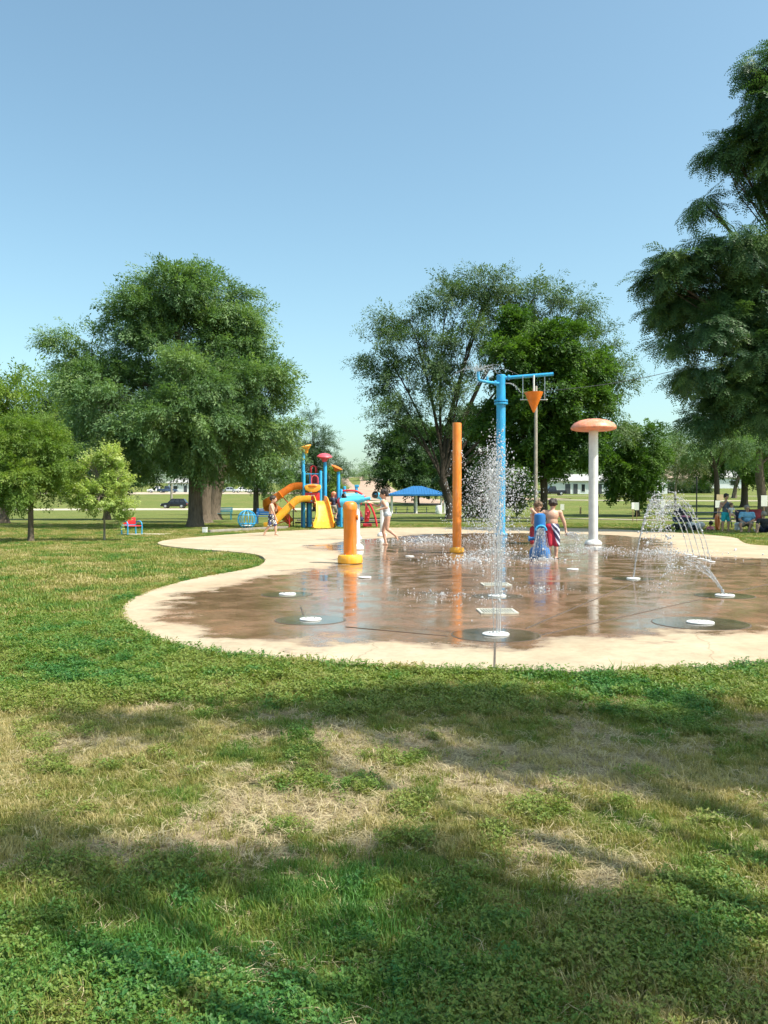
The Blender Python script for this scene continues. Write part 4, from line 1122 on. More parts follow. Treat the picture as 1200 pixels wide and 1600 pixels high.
# arches on the right
jet('single tall water arch rising from the plate left of the arch row', P3(990, 908), [(.72 + RNG.gauss(0, .02), .35, vz(1.12 + RNG.uniform(-.05, .05))) for _ in range(2)], 380, .0058, jitter=.018, sw=.008, stream_t=.7)
ordn = ['nearest', 'second', 'third', 'fourth', 'farthest']
for i, (px, py, vx_) in enumerate([(1112, 881, -1.3), (1104, 878.5, -1.2), (1095, 876, -1.15), (1084, 872.5, -1.05), (1076, 869.5, -1.0)]):
    jet('%s arching stream of the row of five leaping water arches' % ordn[i], P3(px, py), [(vx_, .1, vz(1.22 - .05 * i))], 230, .0058, jitter=.016, sw=.009, stream_t=.72)
jet('low spreading fan of water thrown left from its floor plate', P3(1133, 935), [(-1.15 - RNG.uniform(0, .75), .5 + RNG.gauss(0, .3), vz(RNG.uniform(.28, .42))) for _ in range(9)], 42, .004, sw=.0035, jitter=.05, stream_t=.5)
# fountain post streams
jet('many thin streams spilling down the front of the low blue fountain', (fx, FY - .13, .62), [(RNG.gauss(0, .34), RNG.uniform(-.42, -.15), RNG.uniform(.1, .9)) for _ in range(30)], 16, .0042, sw=.0042, jitter=.02, stream_t=.96)
jet('spray shooting right from the hand of the boy in red shorts', (wx(886, 16.9), 16.9, wz(836, 16.9)), [(1.3 + RNG.gauss(0, .5), .8 + RNG.gauss(0, .35), RNG.uniform(.3, 1.1)) for _ in range(18)], 24, .0045, sw=.004, jitter=.04, stream_t=.6)
splash('foam of drops splashing round the low blue fountain', (fx, FY - .25), .5, 420, .0065, .05)
splash('ring of splashing drops round the tall spray column', gp(772, 868), 1.0, 800, .0062, .09)
splash('scatter of small splashes in front of the drain grates', gp(690, 935), .9, 260, .0036, .02)
splash('scatter of small splashes right of the second floor jet', gp(845, 925), .6, 180, .0036, .02)
splash('splashes on the wet concrete under the mushroom cap', gp(930, 862), 1.2, 640, .006, .05)
splash('splashes under the leaping water arches', gp(1035, 868), 1.4, 760, .006, .07)
splash('splashes on the far wet concrete behind the girl', gp(665, 848), 1.8, 520, .010, .08)
splash('splashes round the foot of the tall orange pole', gp(735, 880), 1.0, 420, .0075, .07)

# ------------------------------------------------------------------ play structure (about 40 m away)
PY_ = 40.0
px0 = 500.0
PLAY = thing('play_structure', 'colourful play tower with blue posts, orange slides and red arch climber', 'playground', (wx(px0, PY_), PY_, 0))
K = PY_ / F_PX
def U(px, py, dy=0.0): return Vector(((px - px0) * K, dy, CAM_H + (HOR - py) * K))
def post(px, ytop, dy, r=.075, mat='sky_blue', round_=True, ybot=None):
    p = U(px, ytop, dy); m = MB(); pr = [(r, 0), (r, p.z - .05), (r * .9, p.z - .02), (r * .5, p.z), (.001, p.z)] if round_ else [(r, 0), (r, p.z)]
    if ybot: z0 = U(px, ybot, dy).z; pr[0] = (r, z0)
    m.lathe(pr, 14, c=(p.x, p.y, 0)); return m.build('post', mat, PLAY)
post(471, 704, .9, .085); post(506, 720, .9, .085); post(526, 735, 1.6, .08)
for px, yt, dy in ((476, 737, -.35), (502, 736, -.35), (497, 738, 1.1), (482, 738, 1.1), (533.5, 764, -.3), (537, 759, 1.0), (556, 760, .9), (478, 783, 1.0), (484, 785, -.2)): post(px, yt, dy, .07)
post(472, 784, .2, .075, 'deep_blue'); post(480, 784, .4, .075, 'deep_blue'); post(497, 784, .5, .06, 'black'); post(455, 792, .9, .03, 'black'); post(556, 776, .9, .09, 'deep_blue')
# leaf-shaped caps
def capdisc(px, py, rpx, hpx, tilt, mat, dy, dome=.25, stem=.5):
    p = U(px, py, dy); r = rpx * K; h = hpx * K
    m = MB(); m.lathe([(.09, -h * stem), (r * .45, -h * .25), (r * .9, h * .15), (r, h * .3), (r * .97, h * .38), (r * .6, h * (.38 + dome * .7)), (.001, h * (.38 + dome))], 22, Matrix.Translation(p) @ Matrix.Rotation(tilt, 4, 'Y') @ Matrix.Rotation(.12, 4, 'X'))
    return m.build('leaf_cap', mat, PLAY)
capdisc(474, 699, 11, 11, -.24, 'yellow_orange', .9, .1, .7); capdisc(505, 714, 12.5, 7, .04, 'pink_red', .9, .75, .9); capdisc(522.5, 730, 10, 7, .42, 'orange_deep', 1.6, .2, .6)
# deck and panels
def slab(name, mat, pxa, pxb, pya, pyb, y0, y1, bevel=.02):
    a, b = U(pxa, pyb, 0), U(pxb, pya, 0); m = MB(); m.box((a.x, y0, a.z), (b.x, y1, b.z)); return m.build(name, mat, PLAY, bevel=bevel)
slab('deck', 'maroon', 473, 505, 783, 786, -.4, 1.2); slab('panel', 'red', 478, 500.5, 770, 782, -.42, -.37)
pn = slab('panel', 'maroon', 479, 500, 742, 758, 1.12, 1.16); slab('panel', 'pink_red', 492, 499, 744, 757, 1.05, 1.09)
for px in (484, 488, 491.5):
    m = MB(); c = U(px, 774.5, -.43); m.ell(c, (.05, .012, .03)); m.build('mark', 'paper', PLAY)
m = MB()   # shaped yellow hood
top = [(-13, -6), (-12.5, -9), (-6, -11), (0, -11.5), (6, -11), (12, -10), (13, -6), (11, -2), (5, 1), (0, 1.5), (-5, 1), (-11, -2)]
m.prism([(U(490 + x, 768 + y).x, U(490 + x, 768 + y).z) for x, y in top], -.52, -.36); m.build('hood', 'yellow_orange', PLAY, bevel=.03)
m = MB(); m.ell(U(490, 759.8, -.50), (.24, .06, .07)); m.build('hood_opening', 'orange_deep', PLAY)
for px, w, yt, yb, dy, mat in ((486.5, 5.5, 726, 757, 1.2, 'maroon'), (487.5, 3.5, 727, 744, .8, 'red'), (492, 5, 743, 757, -.1, 'pink_red')):
    pts = [U(px - w, yb, dy), U(px - w, yt + w * .9, dy), U(px - w * .6, yt + w * .25, dy), U(px, yt, dy), U(px + w * .6, yt + w * .25, dy), U(px + w, yt + w * .9, dy), U(px + w, yb, dy)]
    m = MB(); m.tube(catmull(pts, 4), .028, 8); m.build('hoop', mat, PLAY)
for a, b, dy in (((476, 741), (502, 741), -.35), ((476, 757), (502, 757), -.34)):
    m = MB(); m.tube([U(*a, dy), U(*b, dy)], .02, 6); m.build('rail', 'sky_blue', PLAY)
# slides: U-shaped troughs swept along a path
def slide(path, w, mat, mat2, side=.20, widths=None):
    P = catmull(path, 6); n = len(P)
    sec = [(-.5, 1.0), (-.5, .25), (-.42, .06), (-.2, 0), (.2, 0), (.42, .06), (.5, .25), (.5, 1.0)]
    sec2 = [(.56, 1.0), (.56, .2), (.46, -.12), (-.46, -.12), (-.56, .2), (-.56, 1.0)]
    full = sec + sec2; k = len(full); V = []; F = []
    for i, p in enumerate(P):
        d = (P[min(i + 1, n - 1)] - P[max(i - 1, 0)]); h = Vector((d.x, d.y, 0)); h = h.normalized() if h.length > 1e-4 else Vector((1, 0, 0))
        s = Vector((-h.y, h.x, 0)); ww = w if widths is None else np.interp(i / (n - 1), [0, .5, 1], widths)
        up = s.cross(d.normalized()); up = up if up.z > 0 else -up
        for a, b in full: V.append(p + s * a * ww + up * b * side)
    for i in range(n - 1):
        for j in range(k): F.append((i * k + j, i * k + (j + 1) % k, (i + 1) * k + (j + 1) % k, (i + 1) * k + j))
    m = MB(); m.add(V, F); o = m.build('slide', mat, PLAY)
    for t in (.33, .66):       # moulded joint flanges
        i = int(t * (n - 1)); p = P[i]; d = (P[i + 1] - P[i - 1]).normalized(); s = Vector((-d.y, d.x, 0)).normalized(); up = s.cross(d); up = up if up.z > 0 else -up
        m = MB(); q = [p + s * a * w * 1.04 + up * b * side for a, b in ((-.58, 1.04), (-.6, .1), (-.48, -.22), (.48, -.22), (.6, .1), (.58, 1.04))]
        m.tube(q, .03, 6); m.build('flange', mat2, o)
    return o
slide([U(484, 783, -.5), U(470, 784, -.7), U(458, 794, -.8), U(446, 806, -.9), U(434, 818, -1.0), U(426, 823.5, -1.0), U(418, 824, -1.0)], .55, 'yellow_orange', 'orange_deep', .26)
slide([U(474, 763.5, .5), U(458, 764, .5), U(446, 771, .45), U(432, 781, .4), U(420, 789, .5), U(416, 795, .9), U(424, 802, 1.4), U(436, 812, 1.7), U(444, 820, 1.8)], .5, 'orange_deep', 'orange', .30)
slide([U(499, 782.5, -.4), U(503, 785, -.75), U(507, 798, -1.1), U(510, 812, -1.5), U(511, 821, -1.9), U(511, 823.2, -2.25)], .62, 'yellow_orange', 'orange', .24, (.5, .66, .95))
for a, b in (((455, 797, -.85), (455, 823, -.85)), ((444, 806, .5), (452, 823, .9)), ((441, 777, .4), (462, 800, .4)), ((434, 818, -.7), (456, 812, -.7))):
    m = MB(); m.tube([U(*a), U(*b)], .022, 6); m.build('brace', 'red', PLAY)
# stairs, lattice and net on the right of the tower
for i in range(4):
    slab('step', 'maroon', 508 + i * 4.2, 514 + i * 4.2, 786 + i * 8, 788 + i * 8, .2, .9, .01)
for i in range(4):
    m = MB(); m.tube([U(526 + i * 1.6, 792, -.1), U(526 + i * 1.6, 821, -.1)], .016, 6); m.build('baluster', 'navy', PLAY)
for yy in (792, 806, 820):
    m = MB(); m.tube([U(525, yy, -.1), U(533, yy, -.1)], .02, 6); m.build('rail', 'navy', PLAY)
slab('panel', 'maroon', 515, 524, 770, 790, 1.0, 1.05); slab('panel', 'yellow_orange', 540, 553, 772, 779, 1.2, 1.26); slab('post_box', 'sky_blue', 553, 560, 757, 761, .82, .98)
slab('rail_beam', 'wood_grey', 455, 600, 813, 815.5, 2.6, 2.7); slab('rail_beam', 'black', 452, 600, 817, 819.5, 2.5, 2.58)
# red arch climber
arc = [(535, 767), (548, 766.5), (558, 768), (566, 773), (574, 782), (581, 794), (586, 808), (589, 823)]
for dy in (-.2, .55):
    m = MB(); m.tube(catmull([U(*p, dy) for p in arc], 5), .045, 8); m.build('climber_rail', 'red', PLAY)
for i, p in enumerate(catmull([U(*p, 0) for p in arc], 3)[3:-1:2]):
    m = MB(); m.tube([p + Vector((0, -.2, 0)), p + Vector((0, .55, 0))], .028, 6); m.build('rung', 'red', PLAY)
m = MB(); m.prism([(U(px, py).x, U(px, py).z) for px, py in ((571, 785), (579, 800), (576, 815), (569, 816), (570, 800))], .15, .2); pnl = m.build('climber_panel', 'red', PLAY, bevel=.01)
for q in ((573, 792), (575, 800), (572, 804), (575, 809)):
    m = MB(); m.ell(U(*q, .145), (.045, .012, .045), 10, 6); m.build('grip', 'pink_red', pnl)
slab('climber_base', 'red', 567, 581, 818, 823, -.1, .5, .03)
for q in ((562, 772), (566, 776)):
    m = MB(); m.tube([U(q[0], q[1], .1), U(q[0] - 2, q[1] + 12, .1)], .03, 6); m.build('climber_strut', 'red', PLAY)

# blue globe spinner
x, y = gp(386, 826)
T = thing('globe_climber', 'blue tubular globe spinner on the playground lawn', 'climbing globe', (x, y, 0)); r = .42
for i in range(5):
    a = i * PI / 5
    m = MB(); m.tube([(r * math.cos(a) * math.cos(t), r * math.sin(a) * math.cos(t), .43 + r * math.sin(t)) for t in np.linspace(0, 2 * PI, 28, endpoint=False)], .020, 6, closed=True); m.build('hoop', 'sky_blue', T)
for z in (-.2, .2):
    rr = math.sqrt(r * r - z * z); m = MB(); m.tube([(rr * math.cos(t), rr * math.sin(t), .43 + z) for t in np.linspace(0, 2 * PI, 28, endpoint=False)], .020, 6, closed=True); m.build('ring', 'sky_blue', T)
m = MB(); m.lathe([(.10, 0), (.10, .05), (.04, .08), (.04, .14)], 14); m.build('pivot', 'black', T)
m = MB(); m.lathe([(.25, .12), (.26, .14), (.25, .16)], 18); m.build('seat', 'white', T)

def slat_bench(label, px, py, w, mat, leg, back=True, name='park_bench', cat='bench', rz=0.0, arms=True):
    x, y = gp(px, py); T = thing(name, label, cat, (x, y, 0), rz)
    for i in range(4):
        m = MB(); yy = -.2 + i * .105; m.box((-w / 2, yy, .42), (w / 2, yy + .085, .45)); m.build('slat', mat, T, bevel=.006)
    if back:
        for i in range(4):
            m = MB(); z = .52 + i * .095; m.box((-w / 2, .24 + i * .025, z), (w / 2, .265 + i * .025, z + .075)); m.build('slat', mat, T, bevel=.006)
    for s in (-1, 1):
        m = MB(); X_ = s * (w / 2 - .08); m.tube([(X_, -.18, 0), (X_, -.18, .42)], .028, 8); m.build('leg', leg, T)
        m = MB(); m.tube([(X_, .22, 0), (X_, .22, .42), (X_, .33, .88)], .028, 8); m.build('leg', leg, T)
        if arms: m = MB(); m.tube(catmull([(X_, .27, .66), (X_, .0, .68), (X_, -.16, .66), (X_, -.18, .44)], 4), .022, 8); m.build('armrest', leg, T)
    return T
slat_bench('teal slatted park bench under the thick leaning tree', 349, 812, 1.25, 'teal', 'teal')
slat_bench('blue slatted bench right of the globe spinner', 413, 819, .95, 'deep_blue', 'deep_blue')
# red seat with blue tubular frame beside the sapling
x, y = gp(206, 836)
T = thing('arm_chair_bench', 'red seat with curved blue tubular frame on a small slab', 'bench', (x, y, 0.03), math.radians(52)); T.scale = (.72, .72, .72)
m = MB(); m.box((-.40, -.26, .40), (.40, .24, .455)); m.build('seat', 'red', T, bevel=.02)
m = MB(); m.box((-.40, .24, .50), (.40, .29, .86)); bk = m.build('backrest', 'red', T, bevel=.02)
for s in (-1, 1):
    m = MB(); X_ = s * .42; m.tube(catmull([(X_, -.24, 0), (X_, -.25, .42), (X_, -.20, .60), (X_, -.05, .66), (X_, .15, .63), (X_, .27, .52), (X_, .28, .3), (X_, .26, 0)], 5), .032, 10); m.build('side_frame', 'sky_blue', T)
m = MB(); m.tube([(-.42, .27, .46), (.42, .27, .46)], .026, 8); m.build('crossbar', 'sky_blue', T)
tb = MB(); tb.box((-.85, -.5, -.06), (.85, .5, .03)); o = tb.build('seat_slab', 'path_concrete', None, bevel=.01); o.name = 'concrete_slab'; o.location = (x + .35, y + .35, 0); o['kind'] = 'structure'
# white marker box and timber edging of the play area
x, y = gp(320, 833)
m = MB(); m.box((-.09, -.07, 0), (.09, .07, .20)); m.box((-.10, -.08, .20), (.10, .08, .225)); o = m.build('marker_box', 'white', None, bevel=.008); o.location = (x, y, 0)
tag(o, 'small white box post at the corner of the play area edging', 'box')
x2, y2 = gp(442, 826.5)
m = MB(); m.bar((0, 0, .05), (x2 - x, y2 - y + .4, .05), .12, .14); o = m.build('timber_edging', 'wood_grey', None, bevel=.01); o.location = (x + .12, y + .25, 0)
tag(o, 'grey timber edging running from the white box to the slides', 'edging')

# ------------------------------------------------------------------ people
def skinmat(name, c):
    m, nt, bs = _nodes(name)
    n = noise(nt, 9, 4); r = ramp(nt, [(.3, tuple(x * .88 for x in c)), (.7, tuple(min(1, x * 1.08) for x in c))], n.outputs[0])
    nt.links.new(r.outputs[0], bs.inputs['Base Color']); bs.inputs['Roughness'].default_value = .5
    bs.inputs['Subsurface Weight'].default_value = .08; bs.inputs['Subsurface Radius'].default_value = (.02, .01, .005)
skinmat('skin_fair', (.62, .36, .25)); skinmat('skin_tan', (.52, .29, .19))
paint('hair_dark', (.035, .022, .015), .6, .4, 30); paint('hair_brown', (.16, .095, .05), .6, .35, 30); paint('hair_grey', (.30, .26, .22), .6, .3, 30)
paint('swim_grey', (.46, .50, .54), .6, .12, 14); paint('shirt_blue', (.20, .46, .66), .8, .08, 10); paint('shirt_black', (.022, .024, .03), .85, .2, 10)
paint('tank_grey', (.12, .15, .20), .85, .15, 12); paint('shorts_teal', (.02, .42, .48), .75, .1, 10); paint('shorts_red', (.42, .03, .04), .7, .15, 10); paint('lip', (.45, .16, .13), .5, .1, 9)
paint('shorts_grey', (.30, .27, .22), .85, .1, 10); paint('towel', (.74, .72, .70), .9, .06, 9); paint('orange_float', (.80, .22, .05), .5, .1, 8); paint('pink', (.70, .22, .30), .6, .1, 8)
def pattern(name, kind):
    m, nt, bs = _nodes(name); L = nt.links.new
    tc = N(nt, 'ShaderNodeTexCoord')
    if kind == 'floral':
        v = N(nt, 'ShaderNodeTexVoronoi'); v.inputs['Scale'].default_value = 13; L(tc.outputs['Object'], v.inputs['Vector'])
        r = ramp(nt, [(.0, (.75, .75, .72)), (.30, (.72, .72, .70)), (.36, (.03, .03, .06)), (.62, (.02, .02, .04)), (.68, (.12, .13, .40))], v.outputs[0]); r.color_ramp.interpolation = 'CONSTANT'
        c = r.outputs[0]
    else:
        sep = N(nt, 'ShaderNodeSeparateXYZ'); L(tc.outputs['Object'], sep.inputs[0])
        wv = N(nt, 'ShaderNodeTexWave'); wv.inputs['Scale'].default_value = 3.6; wv.inputs['Distortion'].default_value = 2.5; wv.inputs['Detail'].default_value = 1
        mp = N(nt, 'ShaderNodeMapping'); mp.inputs['Rotation'].default_value = (0, .7, 0); L(tc.outputs['Object'], mp.inputs[0]); L(mp.outputs[0], wv.inputs[0])
        st = ramp(nt, [(0, (.03, .025, .07)), (.62, (.03, .025, .07)), (.68, (.50, .55, .75)), (.9, (.7, .72, .8))], wv.outputs[1])
        ad = N(nt, 'ShaderNodeMath', operation='MULTIPLY_ADD'); L(sep.outputs[2], ad.inputs[0]); ad.inputs[1].default_value = .35; L(sep.outputs[0], ad.inputs[2])
        mr = N(nt, 'ShaderNodeMapRange'); L(ad.outputs[0], mr.inputs[0]); mr.inputs[1].default_value = .200; mr.inputs[2].default_value = .215
        c = mixc(nt, mr.outputs[0], (.58, .03, .06), st.outputs[0])
    L(c, bs.inputs['Base Color']); bs.inputs['Roughness'].default_value = .7
pattern('shorts_floral', 'floral'); pattern('shorts_wave', 'wave')

def remesh(o, vox, smooth=4):
    r = o.modifiers.new('fuse', 'REMESH'); r.mode = 'VOXEL'; r.voxel_size = vox; r.use_smooth_shade = True
    s = o.modifiers.new('soft', 'SMOOTH'); s.iterations = smooth; s.factor = .5
    return o
def frame_of(f, up=Vector((0, 0, 1))):
    f = Vector(f).normalized(); s = up.cross(f).normalized(); u = f.cross(s)
    return f, s, u            # forward, left, up
def hand(m, wrist, d, palm_n, k, curl=.5, side=1):
    """palm and five fingers from the wrist along d; palm_n = palm normal; side = +1 thumb on d x palm_n"""
    d = Vector(d).normalized(); n = Vector(palm_n); n = (n - d * n.dot(d)).normalized(); s = d.cross(n) * side
    w = Vector(wrist)
    m.cap(w, w + d * .055 * k, .021 * k, .027 * k, 8); 
    for q in (-.5, .5): m.cap(w + d * .015 * k + s * q * .022 * k, w + d * .07 * k + s * q * .046 * k, .017 * k, .015 * k, 8)
    for i, L in enumerate((.058, .068, .064, .050)):
        b = w + d * .075 * k + s * (.033 - i * .022) * k
        a1 = curl * .6; a2 = curl * 1.5
        d1 = d * math.cos(a1) + n * math.sin(a1); d2 = d * math.cos(a2) + n * math.sin(a2)
        p1 = b + d1 * L * .5 * k; m.cap(b - d * .01 * k, p1, .0095 * k, .009 * k, 6); m.cap(p1, p1 + d2 * L * .5 * k, .009 * k, .0075 * k, 6)
    t0 = w + d * .02 * k + s * .026 * k; t1 = t0 + (d * .55 + s * .75 + n * .25).normalized() * .034 * k
    m.cap(t0, t1, .012 * k, .010 * k, 6); m.cap(t1, t1 + (d * .85 + s * .25 + n * .4).normalized() * .028 * k, .010 * k, .008 * k, 6)
def person(label, origin, J, face, skin, hair, clothes, k=1.0, hr=.105, vox=.012, group=None, curl=.5, hairlen=0.0, build=1.0, cat='person', palms=None, foot_dir=None):
    """J: joints in metres relative to the origin; k = limb thickness scale; hr = head half height"""
    T = thing('person', label, cat, origin, 0, group)
    J = {a: Vector(b) for a, b in J.items()}
    m = MB(); b_ = build
    f, s, u = frame_of(face)
    up = (J['neck'] - J['pelvis']).normalized()
    sh = (J['shl'] - J['shr']); shd = sh.normalized(); fw = shd.cross(up).normalized()
    M = Matrix((shd, fw, up)).transposed()
    sw = sh.length
    chest = J['neck'].lerp(J['pelvis'], .30); belly = J['neck'].lerp(J['pelvis'], .66)
    m.ell(chest, (sw * .43 * b_, .098 * k * b_, (J['neck'] - J['pelvis']).length * .34), 14, 10, M)
    m.ell(belly, (sw * .37 * b_, .092 * k * b_ * b_, (J['neck'] - J['pelvis']).length * .36), 14, 10, M)
    hl = (J['hipl'] - J['hipr']); hd = hl.normalized(); hf = hd.cross(up).normalized(); M2 = Matrix((hd, hf, up)).transposed()
    m.ell(J['pelvis'] + up * .01, ((hl.length * .5 + .075 * k) * b_, .105 * k * b_, .11 * k), 14, 10, M2)
    m.cap(J['shl'], J['shr'], .052 * k, .052 * k)
    head = J['head']
    m.cap(J['neck'] - up * .03 * k, head - u * hr * .45 - f * hr * .12, .050 * k, .045 * k)
    MH = Matrix((s, f, u)).transposed()
    m.ell(head + u * hr * .12 - f * hr * .08, (hr * .76, hr * .90, hr * .86), 16, 12, MH)          # cranium
    m.ell(head - u * hr * .38 + f * hr * .18, (hr * .56, hr * .60, hr * .58), 14, 10, MH)          # jaw and face
    m.ell(head - u * hr * .84 + f * hr * .50, (hr * .22, hr * .2, hr * .17), 8, 6, MH)             # chin
    m.cap(head + f * hr * .80 + u * hr * .02, head + f * hr * .98 - u * hr * .26, hr * .09, hr * .145, 8)  # nose
    m.ell(head + f * hr * .76 + u * hr * .16, (hr * .42, hr * .12, hr * .1), 10, 6, MH)            # brow
    m.ell(head + f * hr * .76 - u * hr * .50, (hr * .26, hr * .12, hr * .08), 8, 6, MH)            # lips
    for q in (-1, 1): m.ell(head + s * q * hr * .76 - u * hr * .10 - f * hr * .06, (hr * .09, hr * .16, hr * .24), 8, 6, MH)
    for side, q in (('l', 1), ('r', -1)):
        m.ell(J['sh' + side], .058 * k * b_, 10, 8)
        m.cap(J['sh' + side], J['el' + side], .050 * k * b_, .037 * k * b_); m.cap(J['el' + side], J['wr' + side], .038 * k, .024 * k)
        d = (J['wr' + side] - J['el' + side]).normalized()
        pn = (palms or {}).get(side, fw if abs(fw.dot(d)) < .9 else up)
        hand(m, J['wr' + side], d, pn, k * 1.02, curl, q)
        m.cap(J['hip' + side], J['kn' + side], .078 * k * b_, .050 * k * b_)
        calf = J['kn' + side].lerp(J['an' + side], .3)
        m.cap(J['kn' + side], J['an' + side], .050 * k, .031 * k)
        kd = (J['an' + side] - J['kn' + side]).normalized(); back = -(Vector(face) - kd * Vector(face).dot(kd)); back = back.normalized() if back.length > .01 else Vector((0, 1, 0))
        m.ell(calf + back * .012 * k, (.046 * k, .046 * k, .085 * k), 10, 8, Vector((0, 0, 1)).rotation_difference(kd).to_matrix())
        a, t = J['an' + side], J['to' + side]
        td = (t - a); hz = a - td.normalized() * .02 * k
        heel = Vector((a.x, a.y, a.z)) - Vector((td.x, td.y, 0)).normalized() * .03 * k + kd * .03 * k
        m.cap(heel, a.lerp(t, .55), .028 * k, .030 * k); m.cap(a.lerp(t, .5), t, .032 * k, .020 * k)
        sd_ = Vector((-td.y, td.x, 0)).normalized()
        for e in range(5): m.cap(a.lerp(t, .85) + sd_ * (e - 2) * .014 * k, t + td.normalized() * (.03 - .005 * abs(e - 1)) * k + sd_ * (e - 2) * .015 * k, .011 * k, .008 * k, 6)
    body = remesh(m.build('body', skin, T, fix=False), vox)
    for q in (-1, 1):
        e = MB(); e.ell(head + f * hr * .80 + s * q * hr * .31 + u * hr * .02, (hr * .13, hr * .07, hr * .08), 10, 6, MH); e.build('eye', 'black', body)
    e = MB(); e.ell(head + f * hr * .84 - u * hr * .50, (hr * .22, hr * .06, hr * .05), 8, 6, MH); e.build('mouth', 'lip', body)
    # hair
    if hair:
        h = MB(); R = random.Random(len(label))
        h.ell(head + u * hr * .22 - f * hr * .18, (hr * .86, hr * .96, hr * .88), 14, 10, MH)
        for _ in range(46):
            a = R.uniform(0, 2 * PI); z = R.uniform(-.45, 1)
            c = Vector((math.cos(a) * math.sqrt(max(0, 1 - z * z)), math.sin(a) * math.sqrt(max(0, 1 - z * z)), z))
            if c.y > .25 and c.z < .55: continue
            h.ell(head + u * hr * .22 - f * hr * .18 + MH @ Vector((c.x * hr * .84, c.y * hr * .92, c.z * hr * .86)), hr * R.uniform(.12, .24), 7, 5)
        if hairlen:
            for _ in range(24):
                a = R.uniform(-1.2, 1.2); st = head - f * hr * .75 * math.cos(a) + s * hr * .75 * math.sin(a) + u * hr * .1
                h.cap(st, st - u * hairlen * R.uniform(.6, 1) - f * hr * R.uniform(0, .35), hr * .18, hr * .07, 6)
        remesh(h.build('hair', hair, T, fix=False), vox * .8, 1)
    up_, k_ = up, k
    for c in clothes:
        g = MB(); kind = c[0]
        if kind == 'shorts':
            fr = c[2]
            g.ell(J['pelvis'] + up * .02, ((hl.length * .5 + .088 * k) * b_, .118 * k * b_, .115 * k), 14, 10, M2)
            for side in 'lr':
                e = J['hip' + side].lerp(J['kn' + side], fr); g.cap(J['hip' + side], e, .094 * k * b_, .082 * k * b_)
        elif kind == 'suit':
            g.ell(chest - up * .02, (sw * .445 * b_, .106 * k * b_, (J['neck'] - J['pelvis']).length * .30), 14, 10, M)
            g.ell(belly, (sw * .385 * b_, .101 * k * b_, (J['neck'] - J['pelvis']).length * .37), 14, 10, M)
            g.ell(J['pelvis'] + up * .01, ((hl.length * .5 + .086 * k) * b_, .115 * k * b_, .115 * k), 14, 10, M2)
            for q in (-1, 1): g.tube([chest + shd * q * sw * .22 + fw * .10 * k, J['neck'] + shd * q * sw * .22 + up * .035, chest + shd * q * sw * .18 - fw * .10 * k], .014, 6)
        elif kind in ('tank', 'shirt'):
            g.ell(chest, (sw * .455 * b_, .110 * k * b_, (J['neck'] - J['pelvis']).length * .34), 14, 10, M)
            g.ell(belly, (sw * .40 * b_, .106 * k * b_ * b_, (J['neck'] - J['pelvis']).length * .40), 14, 10, M)
            if kind == 'shirt':
                g.cap(J['shl'], J['shr'], .064 * k * b_, .064 * k * b_)
                for side in 'lr': g.cap(J['sh' + side], J['sh' + side].lerp(J['el' + side], .62), .068 * k * b_, .060 * k * b_)
        elif kind == 'trousers':
            g.ell(J['pelvis'] + up * .02, ((hl.length * .5 + .088 * k) * b_, .118 * k * b_, .115 * k), 14, 10, M2)
            for side in 'lr': g.cap(J['hip' + side], J['kn' + side], .094 * k * b_, .070 * k); g.cap(J['kn' + side], J['kn' + side].lerp(J['an' + side], .85), .070 * k, .052 * k)
        o = remesh(g.build(kind, c[1], T, fix=False), vox, 3)
    return T
def rel(px, py, dy, O):           # pixel + depth offset -> joint relative to origin
    Y = O[1] + dy; return (wx(px, Y) - O[0], dy, wz(py, Y) - O[2])

# running boy on the left
x, y = gp(424, 838); O = (x, y, TOPZ)
r_ = lambda px, py, dy=0.0: rel(px, py, dy, O)
person('shirtless boy in black floral shorts striding across the dry concrete', O,
       dict(head=r_(427.5, 780), neck=r_(424.8, 787.5), pelvis=r_(424.0, 808), shl=r_(425, 789.5, .15), shr=r_(423.5, 789.5, -.15), ell=r_(431, 798, .20), wrl=r_(433.2, 790.5, .12),
            elr=r_(427.2, 800, -.22), wrr=r_(430.6, 808.6, -.17), hipl=r_(424.6, 810, .08), hipr=r_(423.4, 810, -.08), knl=r_(430.5, 821, .09), anl=r_(430.8, 833.8, .08), tol=r_(434.5, 836, .08),
            knr=r_(421.0, 822, -.09), anr=r_(413.6, 831.8, -.09), tor=r_(412.2, 836.2, -.09)), (1, -.15, -.05), 'skin_fair', 'hair_dark', [('shorts', 'shorts_floral', .82)], k=1.05, hr=.125, vox=.013)
# girl with the cannon
x, y = gp(602, 853.5); O = (x, y, TOPZ)
person('girl in pale grey swimsuit reaching for the cyan water cannon', O,
       dict(head=r_(599.5, 772), neck=r_(599.6, 781.5), pelvis=r_(605.5, 805), shl=r_(598.5, 783.5, -.14), shr=r_(600.5, 783.5, .14), ell=r_(604.6, 793, -.20), wrl=r_(594.0, 795.5, -.17),
            elr=r_(590, 791, .13), wrr=r_(580.5, 786.5, .05), hipl=r_(606, 807, -.085), hipr=r_(605.5, 807, .085), knl=r_(605.0, 826.5, -.09), anl=r_(619.0, 837.5, -.09), tol=r_(621.5, 843.6, -.09),
            knr=r_(598.6, 829, .08), anr=r_(602.8, 848.5, .08), tor=r_(597.5, 852.0, .08)), (-1, -.12, -.12), 'skin_fair', 'hair_dark', [('suit', 'swim_grey')], k=1.02, hr=.128, vox=.012, hairlen=.10)
